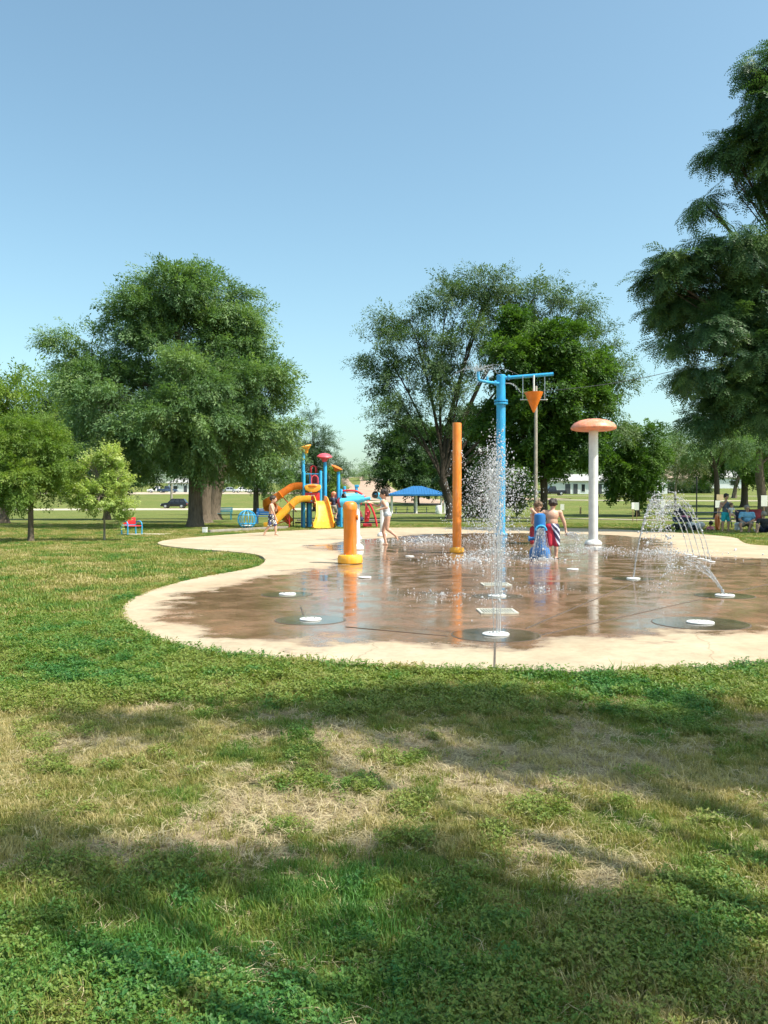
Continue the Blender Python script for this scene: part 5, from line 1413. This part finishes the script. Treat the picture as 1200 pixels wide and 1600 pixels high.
# boy in red shorts, back to us
x, y = gp(862, 875); O = (x, y, TOPZ)
person('shirtless boy in red and navy board shorts leaning over the blue fountain', O,
       dict(head=r_(864, 787.5, .03), neck=r_(863, 797), pelvis=r_(862.5, 825), shl=r_(850.5, 800.5, .02), shr=r_(875.0, 801.0, .0), ell=r_(840.5, 805.5, .02), wrl=r_(834.5, 799.5, .08),
            elr=r_(881.5, 816), wrr=r_(884.0, 827.5, .03), hipl=r_(857.0, 829), hipr=r_(868.0, 829), knl=r_(858.5, 851, .02), anl=r_(859.0, 869.5, .02), tol=r_(857.5, 873.4, .12),
            knr=r_(869.5, 851, .0), anr=r_(869.0, 869.8, .0), tor=r_(871.5, 873.6, .10)), (.45, .85, -.2), 'skin_fair', 'hair_dark', [('shorts', 'shorts_wave', .92)], k=.96, hr=.105, vox=.010, palms={'r': Vector((-1, 0, 0))})
for q, px in ((-1, 858.5), (1, 870.2)):
    tp = MB(); tp.ell((0, 0, .009), (.042, .105, .009), 14, 6); o = tp.build('flip_flop', 'black', None); o.location = (wx(px, y + .05), y + .05, TOPZ)
    st = MB(); st.tube([(-.03, .02, .015), (0, .07, .05), (.03, .02, .015)], .006, 6); st.build('strap', 'black', o)
    tag(o, 'black flip flop under the left foot of the boy in red shorts' if q < 0 else 'black flip flop under the right foot of the boy in red shorts', 'sandal')
# boy behind the fountain
x, y = gp(838, 872); O = (x, y, TOPZ)
person('brown haired boy crouched behind the blue fountain, arms round it', O,
       dict(head=r_(841, 791.5, -.10), neck=r_(839, 801, .02), pelvis=r_(837, 829, .16), shl=r_(846, 805), shr=r_(832.0, 805), ell=r_(850, 818, -.08), wrl=r_(848, 808, -.20),
            elr=r_(831.5, 817, -.10), wrr=r_(833.5, 806, -.22), hipl=r_(841, 832, .14), hipr=r_(833.5, 832, .14), knl=r_(842, 851, .02), anl=r_(842, 867, .12), tol=r_(842, 871, .02),
            knr=r_(833.6, 851, .02), anr=r_(834.5, 867, .12), tor=r_(834, 871, .02)), (.15, -.9, -.55), 'skin_fair', 'hair_brown', [('shorts', 'shorts_red', .8)], k=.92, hr=.105, vox=.011)

# ---- group under the trees on the right
x, y = gp(1132, 831); O = (x, y, 0)
person('standing woman in dark tank top and turquoise shorts holding a baby', O,
       dict(head=r_(1135, 776), neck=r_(1134, 783.5), pelvis=r_(1134.5, 804), shl=r_(1141, 786.5), shr=r_(1126.8, 786.5), ell=r_(1144.5, 796, -.02), wrl=r_(1139.5, 799, -.22), elr=r_(1124.6, 795.5, -.08), wrr=r_(1131.2, 787.5, -.16),
            hipl=r_(1138, 806.5), hipr=r_(1131, 806.5), knl=r_(1138.5, 818), anl=r_(1138, 828.5), tol=r_(1139.5, 830.6, -.15), knr=r_(1129.5, 818), anr=r_(1129.0, 828.5), tor=r_(1127.5, 830.6, -.15)),
       (.25, -.9, -.25), 'skin_tan', 'hair_dark', [('tank', 'tank_grey'), ('shorts', 'shorts_teal', .5)], k=1.12, hr=.115, vox=.013, hairlen=.08)
Ob = (x + .20, y - .20, .62)
person('baby held on the arm of the standing woman', Ob,
       dict(head=(.0, -.02, .46), neck=(0, 0, .36), pelvis=(0, .02, .10), shl=(.06, 0, .33), shr=(-.07, 0, .33), ell=(.14, -.04, .27), wrl=(.19, -.08, .23), elr=(-.11, .02, .25), wrr=(-.14, .06, .30),
            hipl=(.05, 0, .08), hipr=(-.05, 0, .08), knl=(.12, -.07, .03), anl=(.12, -.05, -.12), tol=(.14, -.10, -.14), knr=(-.08, -.08, .02), anr=(-.07, -.06, -.12), tor=(-.06, -.11, -.14)),
       (.5, -.8, 0), 'skin_fair', 'hair_brown', [('shirt', 'towel')], k=.62, hr=.085, vox=.011)
# man in a folding chair
x, y = gp(1167, 831.5); O = (x, y, 0)
person('large man in light blue shirt sitting in a folding chair', O,
       dict(head=r_(1167.5, 794), neck=r_(1167.5, 800.5), pelvis=r_(1167, 817.5, .10), shl=r_(1176.0, 803), shr=r_(1158.5, 803), ell=r_(1178.5, 812, -.05), wrl=r_(1170.0, 816.5, -.28), elr=r_(1155.5, 812, -.05), wrr=r_(1163, 816.5, -.28),
            hipl=r_(1171, 819, .06), hipr=r_(1162, 819, .06), knl=r_(1173.5, 819, -.42), anl=r_(1170, 829, -.44), tol=r_(1170.5, 831, -.58), knr=r_(1157, 819, -.42), anr=r_(1159, 829, -.44), tor=r_(1158, 831, -.58)),
       (-.1, -1, -.05), 'skin_tan', 'hair_grey', [('shirt', 'shirt_blue'), ('shorts', 'shorts_grey', .8)], k=1.2, hr=.118, vox=.014, build=1.12)
def camp_chair(label, x, y, mat, rz=0):
    T = thing('folding_chair', label, 'chair', (x, y, 0), rz)
    m = MB(); m.box((-.28, -.25, .40), (.28, .25, .425)); m.build('seat', mat, T, bevel=.008)
    m = MB(); m.box((-.28, 0, 0), (.28, .025, .50), Matrix.Translation((0, .25, .42)) @ Matrix.Rotation(-.2, 4, 'X')); m.build('backrest', mat, T, bevel=.008)
    for a, b in (((-.28, -.25, 0), (-.28, .25, .42)), ((.28, -.25, 0), (.28, .25, .42)), ((-.28, .25, 0), (-.28, -.25, .60)), ((.28, .25, 0), (.28, -.25, .60))):
        m = MB(); m.tube([a, b], .014, 8); m.build('leg', 'steel', T)
    for s in (-1, 1): m = MB(); m.box((s * .28 - .03, -.26, .60), (s * .28 + .03, .28, .62)); m.build('armrest', 'black', T, bevel=.005)
camp_chair('folding camp chair the man in blue sits in', x, y + .1, 'navy', .05)
camp_chair('empty maroon folding chair behind the man in blue', wx(1181, 36), 36, 'maroon', -.3)
# person in black seated at the edge
x, y = gp(1190, 832.5); O = (x, y, 0)
person('grey haired person in black sitting on the ground facing away', O,
       dict(head=r_(1193, 804), neck=r_(1193.5, 810), pelvis=r_(1194.5, 828.5, .05), shl=r_(1185.5, 812.5), shr=r_(1201.5, 812.5), ell=r_(1182.5, 820, -.1), wrl=r_(1182.0, 827, -.26), elr=r_(1205, 821), wrr=r_(1207, 829, .1),
            hipl=r_(1190, 829), hipr=r_(1199, 829), knl=r_(1184.5, 820.5, -.34), anl=r_(1184.0, 830, -.42), tol=r_(1182.5, 832, -.55), knr=r_(1203, 822, -.35), anr=r_(1205, 830, -.45), tor=r_(1206, 832, -.58)),
       (-.5, .8, 0), 'skin_tan', 'hair_grey', [('shirt', 'shirt_black'), ('shorts', 'navy', .7)], k=1.08, hr=.115, vox=.014)
# child on the grass
x, y = gp(1111, 829); O = (x, y, 0)
person('dark haired small child sitting on the grass by the orange float', O,
       dict(head=r_(1110.5, 818), neck=r_(1110, 823), pelvis=r_(1110.5, 828), shl=r_(1114, 824.2), shr=r_(1106.5, 824.2), ell=r_(1116, 827, -.06), wrl=r_(1117, 829, -.16), elr=r_(1104, 827, -.06), wrr=r_(1104, 829, -.16),
            hipl=r_(1112.5, 828.3), hipr=r_(1108.5, 828.3), knl=r_(1114, 826.6, -.22), anl=r_(1114, 828.6, -.40), tol=r_(1114, 827, -.46), knr=r_(1108, 826.6, -.22), anr=r_(1108, 828.6, -.40), tor=r_(1108, 827, -.46)),
       (-.3, .9, 0), 'skin_fair', 'hair_dark', [('shirt', 'pink')], k=.72, hr=.10, vox=.012)
x, y = gp(1124, 830); m = MB(); m.tube([(.24 * math.cos(t), .02 * math.sin(t), .30 + .29 * math.sin(t)) for t in np.linspace(0, 2 * PI, 22, endpoint=False)], .06, 10, closed=True)
o = m.build('swim_ring', 'orange_float', None); o.location = (x, y + .2, .06); o.rotation_euler = (0, 0, 1.0); tag(o, 'orange swim ring standing on the grass behind the woman', 'swim ring')
# children on the play structure
x, y = wx(522, 39.4), 39.4; O = (x, y, 0)
person('child in pink cap and blue top climbing the play tower stairs', O,
       dict(head=r_(521.5, 772), neck=r_(520.5, 777.5), pelvis=r_(522, 792), shl=r_(524.5, 779.5), shr=r_(517, 779.5), ell=r_(527, 786, .1), wrl=r_(529, 780, .3), elr=r_(513.5, 785, .05), wrr=r_(511.5, 779, .25),
            hipl=r_(523.5, 793.5), hipr=r_(520.5, 793.5), knl=r_(526, 800, .2), anl=r_(524.5, 808.5, .1), tol=r_(526, 810, .2), knr=r_(519.5, 803), anr=r_(519, 812.0), tor=r_(518, 813.6, .12)),
       (-.2, .9, .1), 'skin_fair', None, [('shirt', 'navy'), ('shorts', 'shorts_grey', .8)], k=.95, hr=.115, vox=.014)
cp = MB(); p = Vector(rel(521.5, 770.8, 0, O)); cp.ell(p, (.115, .125, .085), 14, 8); cp.ell(p + Vector((-.05, .13, -.03)), (.085, .09, .015), 12, 6); o = cp.build('cap', 'coral', None); o.location = O; tag(o, 'pink sun cap on the head of the climbing child', 'cap')
x, y = wx(566, 39.2), 39.2; O = (x, y, 0)
person('child sitting on the red base of the arch climber', O,
       dict(head=r_(559, 791), neck=r_(560, 797), pelvis=r_(565, 811), shl=r_(561, 799, .10), shr=r_(560, 799, -.12), ell=r_(558, 805, .14), wrl=r_(555, 799.5, .10), elr=r_(558, 806, -.14), wrr=r_(553, 803.5, -.14),
            hipl=r_(565, 812, .07), hipr=r_(565, 812, -.07), knl=r_(558, 811, .08), anl=r_(562, 818.5, .08), tol=r_(558.5, 820.5, .08), knr=r_(557.5, 811.5, -.08), anr=r_(560, 819, -.08), tor=r_(556, 821, -.08)),
       (-1, -.2, 0), 'skin_fair', 'hair_dark', [('shirt', 'maroon'), ('shorts', 'navy', .85)], k=.95, hr=.115, vox=.014)

# ------------------------------------------------------------------ park furniture, shelter, vehicles, buildings
def picnic_table(label, x, y, mat='wood_grey', leg='steel', rz=0.0, w=1.8, group=None):
    T = thing('picnic_table', label, 'picnic table', (x, y, tz(x, y)), rz, group)
    for i in range(5):
        m = MB(); yy = -.36 + i * .146; m.box((-w / 2, yy, .72), (w / 2, yy + .13, .755)); m.build('plank', mat, T, smooth=False)
    for s in (-1, 1):
        for j in range(2):
            m = MB(); yy = s * .72 + (j - 1) * .14; m.box((-w / 2, yy, .43), (w / 2, yy + .125, .465)); m.build('seat_plank', mat, T, smooth=False)
        m = MB(); X_ = s * (w / 2 - .25); m.tube([(X_, -.78, .42), (X_, .78, .42)], .028, 8); m.tube([(X_, -.30, .71), (X_, -.60, .0)], .028, 8); m.tube([(X_, .30, .71), (X_, .60, .0)], .028, 8); m.build('leg', leg, T)
    return T
SHX, SHY = wx(652, 96), 96.0
def shelter():
    z0 = tz(SHX, SHY)
    T = thing('picnic_shelter', 'open picnic shelter with blue hipped metal roof and white posts', 'shelter', (SHX, SHY, z0))
    hw, hd, ze, zr = 3.2, 3.0, 2.15, 3.15
    m = MB(); m.box((-hw - .1, -hd - .1, -.1), (hw + .1, hd + .1, .04)); m.build('slab', 'path_concrete', T, smooth=False)
    for px_ in (-hw + .25, -.2, hw - .25):
        for dy in (-hd + .2, hd - .2):
            m = MB(); m.lathe([(.11, .04), (.11, ze - .02)], 12, c=(px_, dy, 0)); m.build('post', 'white', T)
    m = MB(); a = hw + .35; b = hd + .35; c = .5
    V = [(-a, -b, ze), (a, -b, ze), (a, b, ze), (-a, b, ze), (-c, 0, zr), (c, 0, zr)]
    V2 = [(x * .99, y * .99, z - .10) for x, y, z in V]
    m.add(V + V2, [(0, 1, 5, 4), (1, 2, 5), (2, 3, 4, 5), (3, 0, 4), (6, 10, 11, 7), (7, 11, 8), (8, 11, 10, 9), (9, 10, 6), (0, 6, 7, 1), (1, 7, 8, 2), (2, 8, 9, 3), (3, 9, 6, 0)])
    rf = m.build('roof', 'roof_blue', T, smooth=False)
    for i in range(24):
        x = -a + (i + .5) * 2 * a / 24
        t = max(0, min(1, (a - abs(x)) / (a - c)))
        m = MB(); m.bar((x, -b - .005, ze + .02), (x, -b + b * t, ze + (zr - ze) * t + .02), .05, .05); m.build('seam', 'roof_blue', rf, smooth=False)
    m = MB(); m.box((-a, -b - .03, ze - .14), (a, -b - .004, ze + .02)); m.box((-a, b + .004, ze - .14), (a, b + .03, ze + .02)); m.build('fascia', 'roof_blue', T, smooth=False)
paint('roof_blue', (.025, .15, .36), .4, .12, 2); paint('siding', (.70, .72, .73), .7, .05, 1); paint('roof_grey', (.40, .39, .37), .85, .12, 1.2); paint('door_dark', (.06, .065, .075), .5, .2, 3)
paint('brick_tan', (.46, .34, .26), .9, .15, 2)
shelter()
picnic_table('picnic table under the left end of the blue roofed shelter', SHX - 1.8, SHY, 'wood_grey', 'steel', .1)
picnic_table('picnic table under the right end of the blue roofed shelter', SHX + .4, SHY - .6, 'wood_grey', 'steel', 0)
m = MB(); m.lathe([(.34, 0), (.36, .05), (.36, .82), (.33, .86), (.30, .95), (.001, .98)], 20); o = m.build('trash_barrel', 'gloss_white', None); x, y = wx(685.5, 92), 92; o.location = (x, y, tz(x, y)); tag(o, 'white trash barrel at the right corner of the shelter', 'trash barrel')
picnic_table('dark picnic table with bench seats behind the standing woman', wx(1105, 40), 40, 'navy', 'black', .05, 2.4)

# utility pole and line
UPY = 46.0
T = thing('utility_pole', 'weathered wooden utility pole in front of the bright maple', 'pole', (wx(837, UPY), UPY, tz(wx(837, UPY), UPY)))
m = MB(); m.lathe([(.11, 0), (.085, wz(604, UPY)), (.07, wz(603.5, UPY))], 12); m.build('pole_shaft', 'wood_grey', T)
a = Vector((wx(838, UPY), UPY, wz(612, UPY))); b = Vector((wx(1300, 60), 60, wz(480, 60)))
m = MB(); m.tube([a.lerp(b, t) - a + Vector((0, 0, -1.2 * 4 * t * (1 - t))) for t in np.linspace(0, 1, 16)], .02, 5); o = m.build('power_line', 'black', None); o.location = a; tag(o, 'thin black power line running right from the wooden pole', 'cable')
for px, Y, yt, lab in ((268, 165, 757, 'short wooden post beside the park road'), (602, 250, 752, 'wooden post right of the hill road'), (583, 290, 752, 'pale wooden post near the hill tree')):
    x = wx(px, Y); z = tz(x, Y); m = MB(); m.lathe([(.26, 0), (.2, wz(yt, Y) - z), (.001, wz(yt, Y) - z + .05)], 10); o = m.build('wooden_post', 'wood_grey', None); o.location = (x, Y, z); tag(o, lab, 'post')

# notice boards on stakes
def notice(label, px, Y, y0, y1, w, mat='paper', two=False, fold=0.0):
    x = wx(px, Y); z0 = tz(x, Y); za, zb = wz(y1, Y) - z0, wz(y0, Y) - z0; k = Y / F_PX
    T = thing('notice_sign', label, 'sign', (x, Y, z0), fold)
    m = MB(); m.box((-.02, 0, 0), (.02, .03, zb - .02)); m.build('stake', 'wood', T, smooth=False)
    m = MB(); m.box((-w * k / 2, -.02, za), (w * k / 2, -.004, zb)); m.build('board', mat, T, smooth=False)
    return T
notice('blank white card on a stake right of the two boys', 878.5, 60, 787.5, 797, 6)
notice('left of two white cards standing by the arching water', 989, 52, 785, 795.5, 5, fold=.2)
notice('right of two white cards standing by the arching water', 995, 52, 785, 797, 6.5, fold=-.1)
notice('cream card on a stake behind the water arches', 1036, 50, 781, 793, 7)
notice('tan card on a stake beside the standing woman', 1125, 44, 772.5, 781.5, 11, 'card_tan')
notice('white card below the tan card beside the woman', 1121.5, 43, 782, 793, 8)
notice('large white card on a stake behind the grey haired person', 1194, 42, 774, 791, 10)
for px, Y, yt in ((934, 74, 790), (907, 76, 792)):
    x = wx(px, Y); z = tz(x, Y); m = MB(); m.box((-.07, -.07, 0), (.07, .07, wz(yt, Y) - z)); o = m.build('path_bollard', 'card_tan', None, smooth=False); o.location = (x, Y, z); tag(o, 'low tan wooden post on the lawn between the maples' if px > 920 else 'low pale wooden post left of its tan twin on the lawn', 'post')
x = wx(1088.5, 60); z = tz(x, 60); m = MB(); m.lathe([(.05, 0), (.045, wz(745, 60) - z)], 8); o = m.build('lamp_post', 'black', None); o.location = (x, 60, z); tag(o, 'slim black pole on the lawn behind the arches', 'pole')

# stroller
x, y = gp(1064, 829.5)
T = thing('stroller', 'dark baby stroller with pink blanket parked on the grass', 'stroller', (x, y, 0), .5)
m = MB(); m.ell((0, 0, 0), (.27, .30, .27), 16, 10); 
m.v = [(a, b + .06, c * (1 if c > 0 else .3) + .70) for a, b, c in m.v]; m.build('hood', 'black', T)
m = MB(); m.box((-.24, -.38, .38), (.24, .26, .60)); m.build('seat', 'navy', T, bevel=.06)
m = MB(); m.ell((0, -.22, .60), (.2, .22, .07)); m.build('blanket', 'pink', T)
for s in (-1, 1):
    m = MB(); m.tube([(s * .24, -.45, .12), (s * .24, .15, .45), (s * .24, .52, .98)], .016, 8); m.tube([(s * .24, .42, .12), (s * .24, -.1, .5)], .016, 8); m.build('side_frame', 'steel', T)
    for yy in (-.45, .42):
        m = MB(); m.lathe([(.05, -.022), (.12, -.022), (.13, -.01), (.13, .01), (.12, .022), (.05, .022)], 18, Matrix.Translation((s * .27, yy, .13)) @ Matrix.Rotation(PI / 2, 4, 'Y')); m.build('wheel', 'rubber', T)
m = MB(); m.tube([(-.24, .52, .98), (.24, .52, .98)], .02, 8); m.build('handle', 'black', T)
m = MB(); m.box((-.2, -.2, .15), (.2, .3, .30)); m.build('basket', 'black', T, bevel=.03)
x, y = gp(1086, 829); m = MB(); m.ell((0, 0, .16), (.36, .24, .17)); m.ell((.22, -.05, .24), (.20, .18, .14)); m.ell((-.2, .05, .28), (.16, .16, .12)); remesh(m.build('bag', 'towel', None), .02, 6).location = (x, y, 0)
tag(bpy.data.objects['bag'], 'pale bag of towels lying on the grass beside the stroller', 'bag')
x, y = gp(1154, 829); m = MB(); m.ell((0, 0, .26), (.17, .22, .10)); m.ell((.08, -.08, .32), (.14, .12, .07)); m.box((-.14, -.14, 0), (.14, .14, .2), taper=.02); remesh(m.build('towel_bundle', 'towel', None), .02, 5).location = (x, y, 0)
tag(bpy.data.objects['towel_bundle'], 'white bundle of towels beside the seated man in blue', 'towels')

# vehicles
def car(label, px, Y, body, facing=-1, kind='suv', rz=0.0, group=None, y_px=None):
    x = wx(px, Y); z = tz(x, Y) + .06
    T = thing('parked_car' if kind != 'pickup' else 'pickup_truck', label, 'car' if kind != 'pickup' else 'truck', (x, Y, z), rz + (0 if facing < 0 else PI), group)
    h = {'suv': 1.68, 'sedan': 1.45, 'pickup': 1.75}[kind]; L = {'suv': 4.6, 'sedan': 4.6, 'pickup': 5.3}[kind]; W_ = 1.82
    hl = L / 2; belt = h * .58
    low = [(-hl, .42), (-hl + .05, .30), (hl - .05, .30), (hl, .45), (hl - .02, belt - .08), (hl - .15, belt), (-hl * .42, belt), (-hl + .25, belt - .14), (-hl + .04, belt - .30)]
    m = MB(); m.prism(low, -W_ / 2, W_ / 2); m.build('body', body, T, bevel=.07)
    if kind == 'suv': cab = [(-hl * .46, belt - .02), (-hl * .14, h), (hl * .72, h - .02), (hl * .95, belt - .02)]
    elif kind == 'sedan': cab = [(-hl * .46, belt - .02), (-hl * .10, h), (hl * .42, h), (hl * .80, belt - .02)]
    else: cab = [(-hl * .40, belt - .02), (-hl * .16, h), (hl * .22, h), (hl * .28, belt - .02)]
    m = MB(); k = len(cab); V = []
    for yy, inset in ((-W_ / 2 + .06, 0), (W_ / 2 - .06, 0)):
        for i, (a, b) in enumerate(cab): V.append((a, yy + (.14 if yy < 0 else -.14) * (b > belt), b))
    m.add(V, [tuple(range(k)), tuple(range(2 * k - 1, k - 1, -1))] + [(i, i + k, (i + 1) % k + k, (i + 1) % k) for i in range(k)]); cb = m.build('cabin', body, T, bevel=.04)
    (x0, z0), (x1, z1), (x2, z2), (x3, z3) = cab
    n = 3 if kind == 'suv' else 2
    for s in (-1, 1):
        for j in range(n):
            t0, t1 = j / n + .03, (j + 1) / n - .03
            def q(t, v):
                xb = x0 + .22 + (x3 - .22 - x0 - .22) * t; xt = x1 + .06 + (x2 - .06 - x1 - .06) * t
                zz = z0 + .07 + (min(z1, z2) - .09 - z0 - .07) * v
                f = (zz - z0) / (min(z1, z2) - z0)
                return (xb + (xt - xb) * v, s * (W_ / 2 - .06 - .14 * f + .012), zz)
            P = [q(t0, 0), q(t1, 0), q(t1, 1), q(t0, 1)]; P2 = [(a, b - s * .03, c) for a, b, c in P]
            m = MB(); m.add(P + P2, [(0, 1, 2, 3), (7, 6, 5, 4), (0, 4, 5, 1), (1, 5, 6, 2), (2, 6, 7, 3), (3, 7, 4, 0)]); m.build('window', 'glass_dark', cb, smooth=False)
    for (xa, za, xb, zb) in ((x0, z0, x1, z1), (x3, z3, x2, z2)):
        d = -.012 if xa < xb else .012
        P = []
        for t, w in ((.12, W_ / 2 - .18), (.90, W_ / 2 - .26)):
            P += [(xa + (xb - xa) * t + d * 1.5, -w, za + (zb - za) * t + .012), (xa + (xb - xa) * t + d * 1.5, w, za + (zb - za) * t + .012)]
        m = MB(); m.add([P[0], P[1], P[3], P[2]] + [(a - d * 2, b, c - .03) for a, b, c in (P[0], P[1], P[3], P[2])], [(0, 1, 2, 3), (7, 6, 5, 4), (0, 4, 5, 1), (1, 5, 6, 2), (2, 6, 7, 3), (3, 7, 4, 0)]); m.build('windscreen', 'glass_dark', cb, smooth=False)
    for xx in (-hl * .62, hl * .60):
        for s in (-1, 1):
            Mx = Matrix.Translation((xx, s * (W_ / 2 - .10), .34)) @ Matrix.Rotation(PI / 2, 4, 'X')
            m = MB(); m.lathe([(.2, -.11), (.31, -.11), (.34, -.08), (.34, .08), (.31, .11), (.2, .11)], 22, Mx); w = m.build('wheel', 'rubber', T)
            m = MB(); m.lathe([(.21, -.122), (.20, -.128), (.05, -.124), (.05, .124), (.20, .128), (.21, .122)], 16, Mx); m.build('rim', 'steel', w)
    for s in (-1, 1):
        m = MB(); m.box((-hl - .015, s * .62 - .17, belt - .38), (-hl + .12, s * .62 + .17, belt - .25)); m.build('headlight', 'plate_white', T, bevel=.02)
        m = MB(); m.box((hl - .12, s * .68 - .12, belt - .34), (hl + .015, s * .68 + .12, belt - .14)); m.build('taillight', 'red', T, bevel=.02)
    if kind == 'pickup':
        m = MB(); m.box((hl * .33, -W_ / 2 + .10, belt - .02), (hl - .1, W_ / 2 - .10, belt + .004)); m.build('bed_floor', 'black', T, smooth=False)
    return T
paint('car_black', (.012, .014, .018), .2, .2, 1); paint('car_silver', (.52, .54, .56), .25, .05, 1, metal=.4); paint('car_white', (.76, .76, .75), .25, .04, 1); paint('car_blue', (.05, .08, .14), .25, .1, 1); paint('car_grey', (.20, .21, .22), .25, .08, 1)
car('black sport utility vehicle driving on the park road', 273, 146, 'car_black', -1, 'suv')
car('silver sedan in the gravel lot beyond the trees', 357, 222, 'car_silver', -1, 'sedan', .1)
car('white sedan parked right of the silver one', 380, 224, 'car_white', 1, 'sedan', .3)
car('grey sport utility vehicle behind the slim forked tree', 401, 226, 'car_grey', -1, 'suv', .2)
car('dark blue pickup in the gravel lot left of the wooden post', 262, 220, 'car_blue', 1, 'pickup', .05)
car('white pickup beside the dark blue one', 246, 224, 'car_white', -1, 'pickup', .1)
car('dark pickup parked by the white long building', 862, 158, 'car_black', -1, 'pickup', .05)
car('white van-like vehicle at the top of the hill road', 597, 290, 'car_white', -1, 'suv', .2)

# buildings
def house(name, label, px, Y, w, d, hw, hr, wall, roof, openings, rz=0.0):
    x = wx(px, Y); z = tz(x, Y) - .1
    T = thing(name, label, 'building', (x, Y, z), rz)
    m = MB(); m.box((-w / 2, 0, 0), (w / 2, d, hw)); m.build('wall', wall, T, smooth=False)
    m = MB(); o = .5
    V = [(-w / 2 - o, -o, hw), (w / 2 + o, -o, hw), (w / 2 + o, d + o, hw), (-w / 2 - o, d + o, hw), (-w / 2 + d * .35, d / 2, hw + hr), (w / 2 - d * .35, d / 2, hw + hr)]
    m.add(V + [(a, b, c + .14) for a, b, c in V], [(0, 3, 2, 1), (6, 7, 11, 10), (7, 8, 11), (8, 9, 10, 11), (9, 6, 10), (0, 1, 7, 6), (1, 2, 8, 7), (2, 3, 9, 8), (3, 0, 6, 9)]); rf = m.build('roof', roof, T, smooth=False)
    for kind, xo, ww, z0, z1 in openings:
        m = MB(); m.box((xo - ww / 2 - .08, -.05, z0 - .06), (xo + ww / 2 + .08, .01, z1 + .08)); fr = m.build('frame' if kind == 'w' else 'door_frame', 'white', T, smooth=False)
        m = MB(); m.box((xo - ww / 2, -.07, z0), (xo + ww / 2, -.045, z1)); pn = m.build('pane' if kind == 'w' else 'door', 'glass_dark' if kind == 'w' else 'door_dark', fr, smooth=False)
    return T
house('long_building', 'long low white building with grey roof beyond the right lawn', 952, 172, 24, 8, 2.7, 1.5, 'siding', 'roof_grey',
      [('d', -8.6, 1.1, .1, 2.2), ('d', -7.0, .9, .1, 2.2), ('w', -5.4, .7, .6, 2.1), ('d', -3.4, 1.1, .1, 2.2), ('d', -2.0, .9, .1, 2.2), ('w', .6, 1.2, 1.0, 2.1), ('w', 4, 1.2, 1.0, 2.1), ('w', 8, 1.2, 1.0, 2.1)])
house('house', 'tan brick house behind the small grey green tree', 1052, 185, 17, 9, 3.2, 2.4, 'brick_tan', 'brick_tan', [('w', -5, 1.4, 1.0, 2.2), ('w', 0, 1.4, 1.0, 2.2), ('d', 4, 1.0, .1, 2.2)])
house('shed', 'small white building at the back of the gravel lot', 282, 250, 7.5, 6, 2.8, 1.5, 'siding', 'roof_grey', [('w', -1.5, 1.2, 1.0, 2.0), ('d', 1.5, 1.0, .1, 2.1)])
house('house', 'pale house among the trees far behind the woman', 1128, 230, 14, 8, 3.0, 2.2, 'siding', 'roof_grey', [('w', -3, 1.4, 1.0, 2.2), ('w', 3, 1.4, 1.0, 2.2)])
# hedge in front of the brick house
P = NPR.uniform(-1, 1, (900, 3)) * [5.5, .7, .75] + [0, 0, .8]; Y = 178; x = wx(1070, Y)
T = thing('hedge', 'clipped dark green hedge in front of the tan house', 'hedge', (x, Y, tz(x, Y)))
scatter('foliage', P, NPR.uniform(-3, 3, (900, 3)), NPR.uniform(1, 1.8, 900), NPR.random(900), sprays('fine', 'leaf_dark'), 'leaf_dark', T, NPR.integers(0, 3, 900))
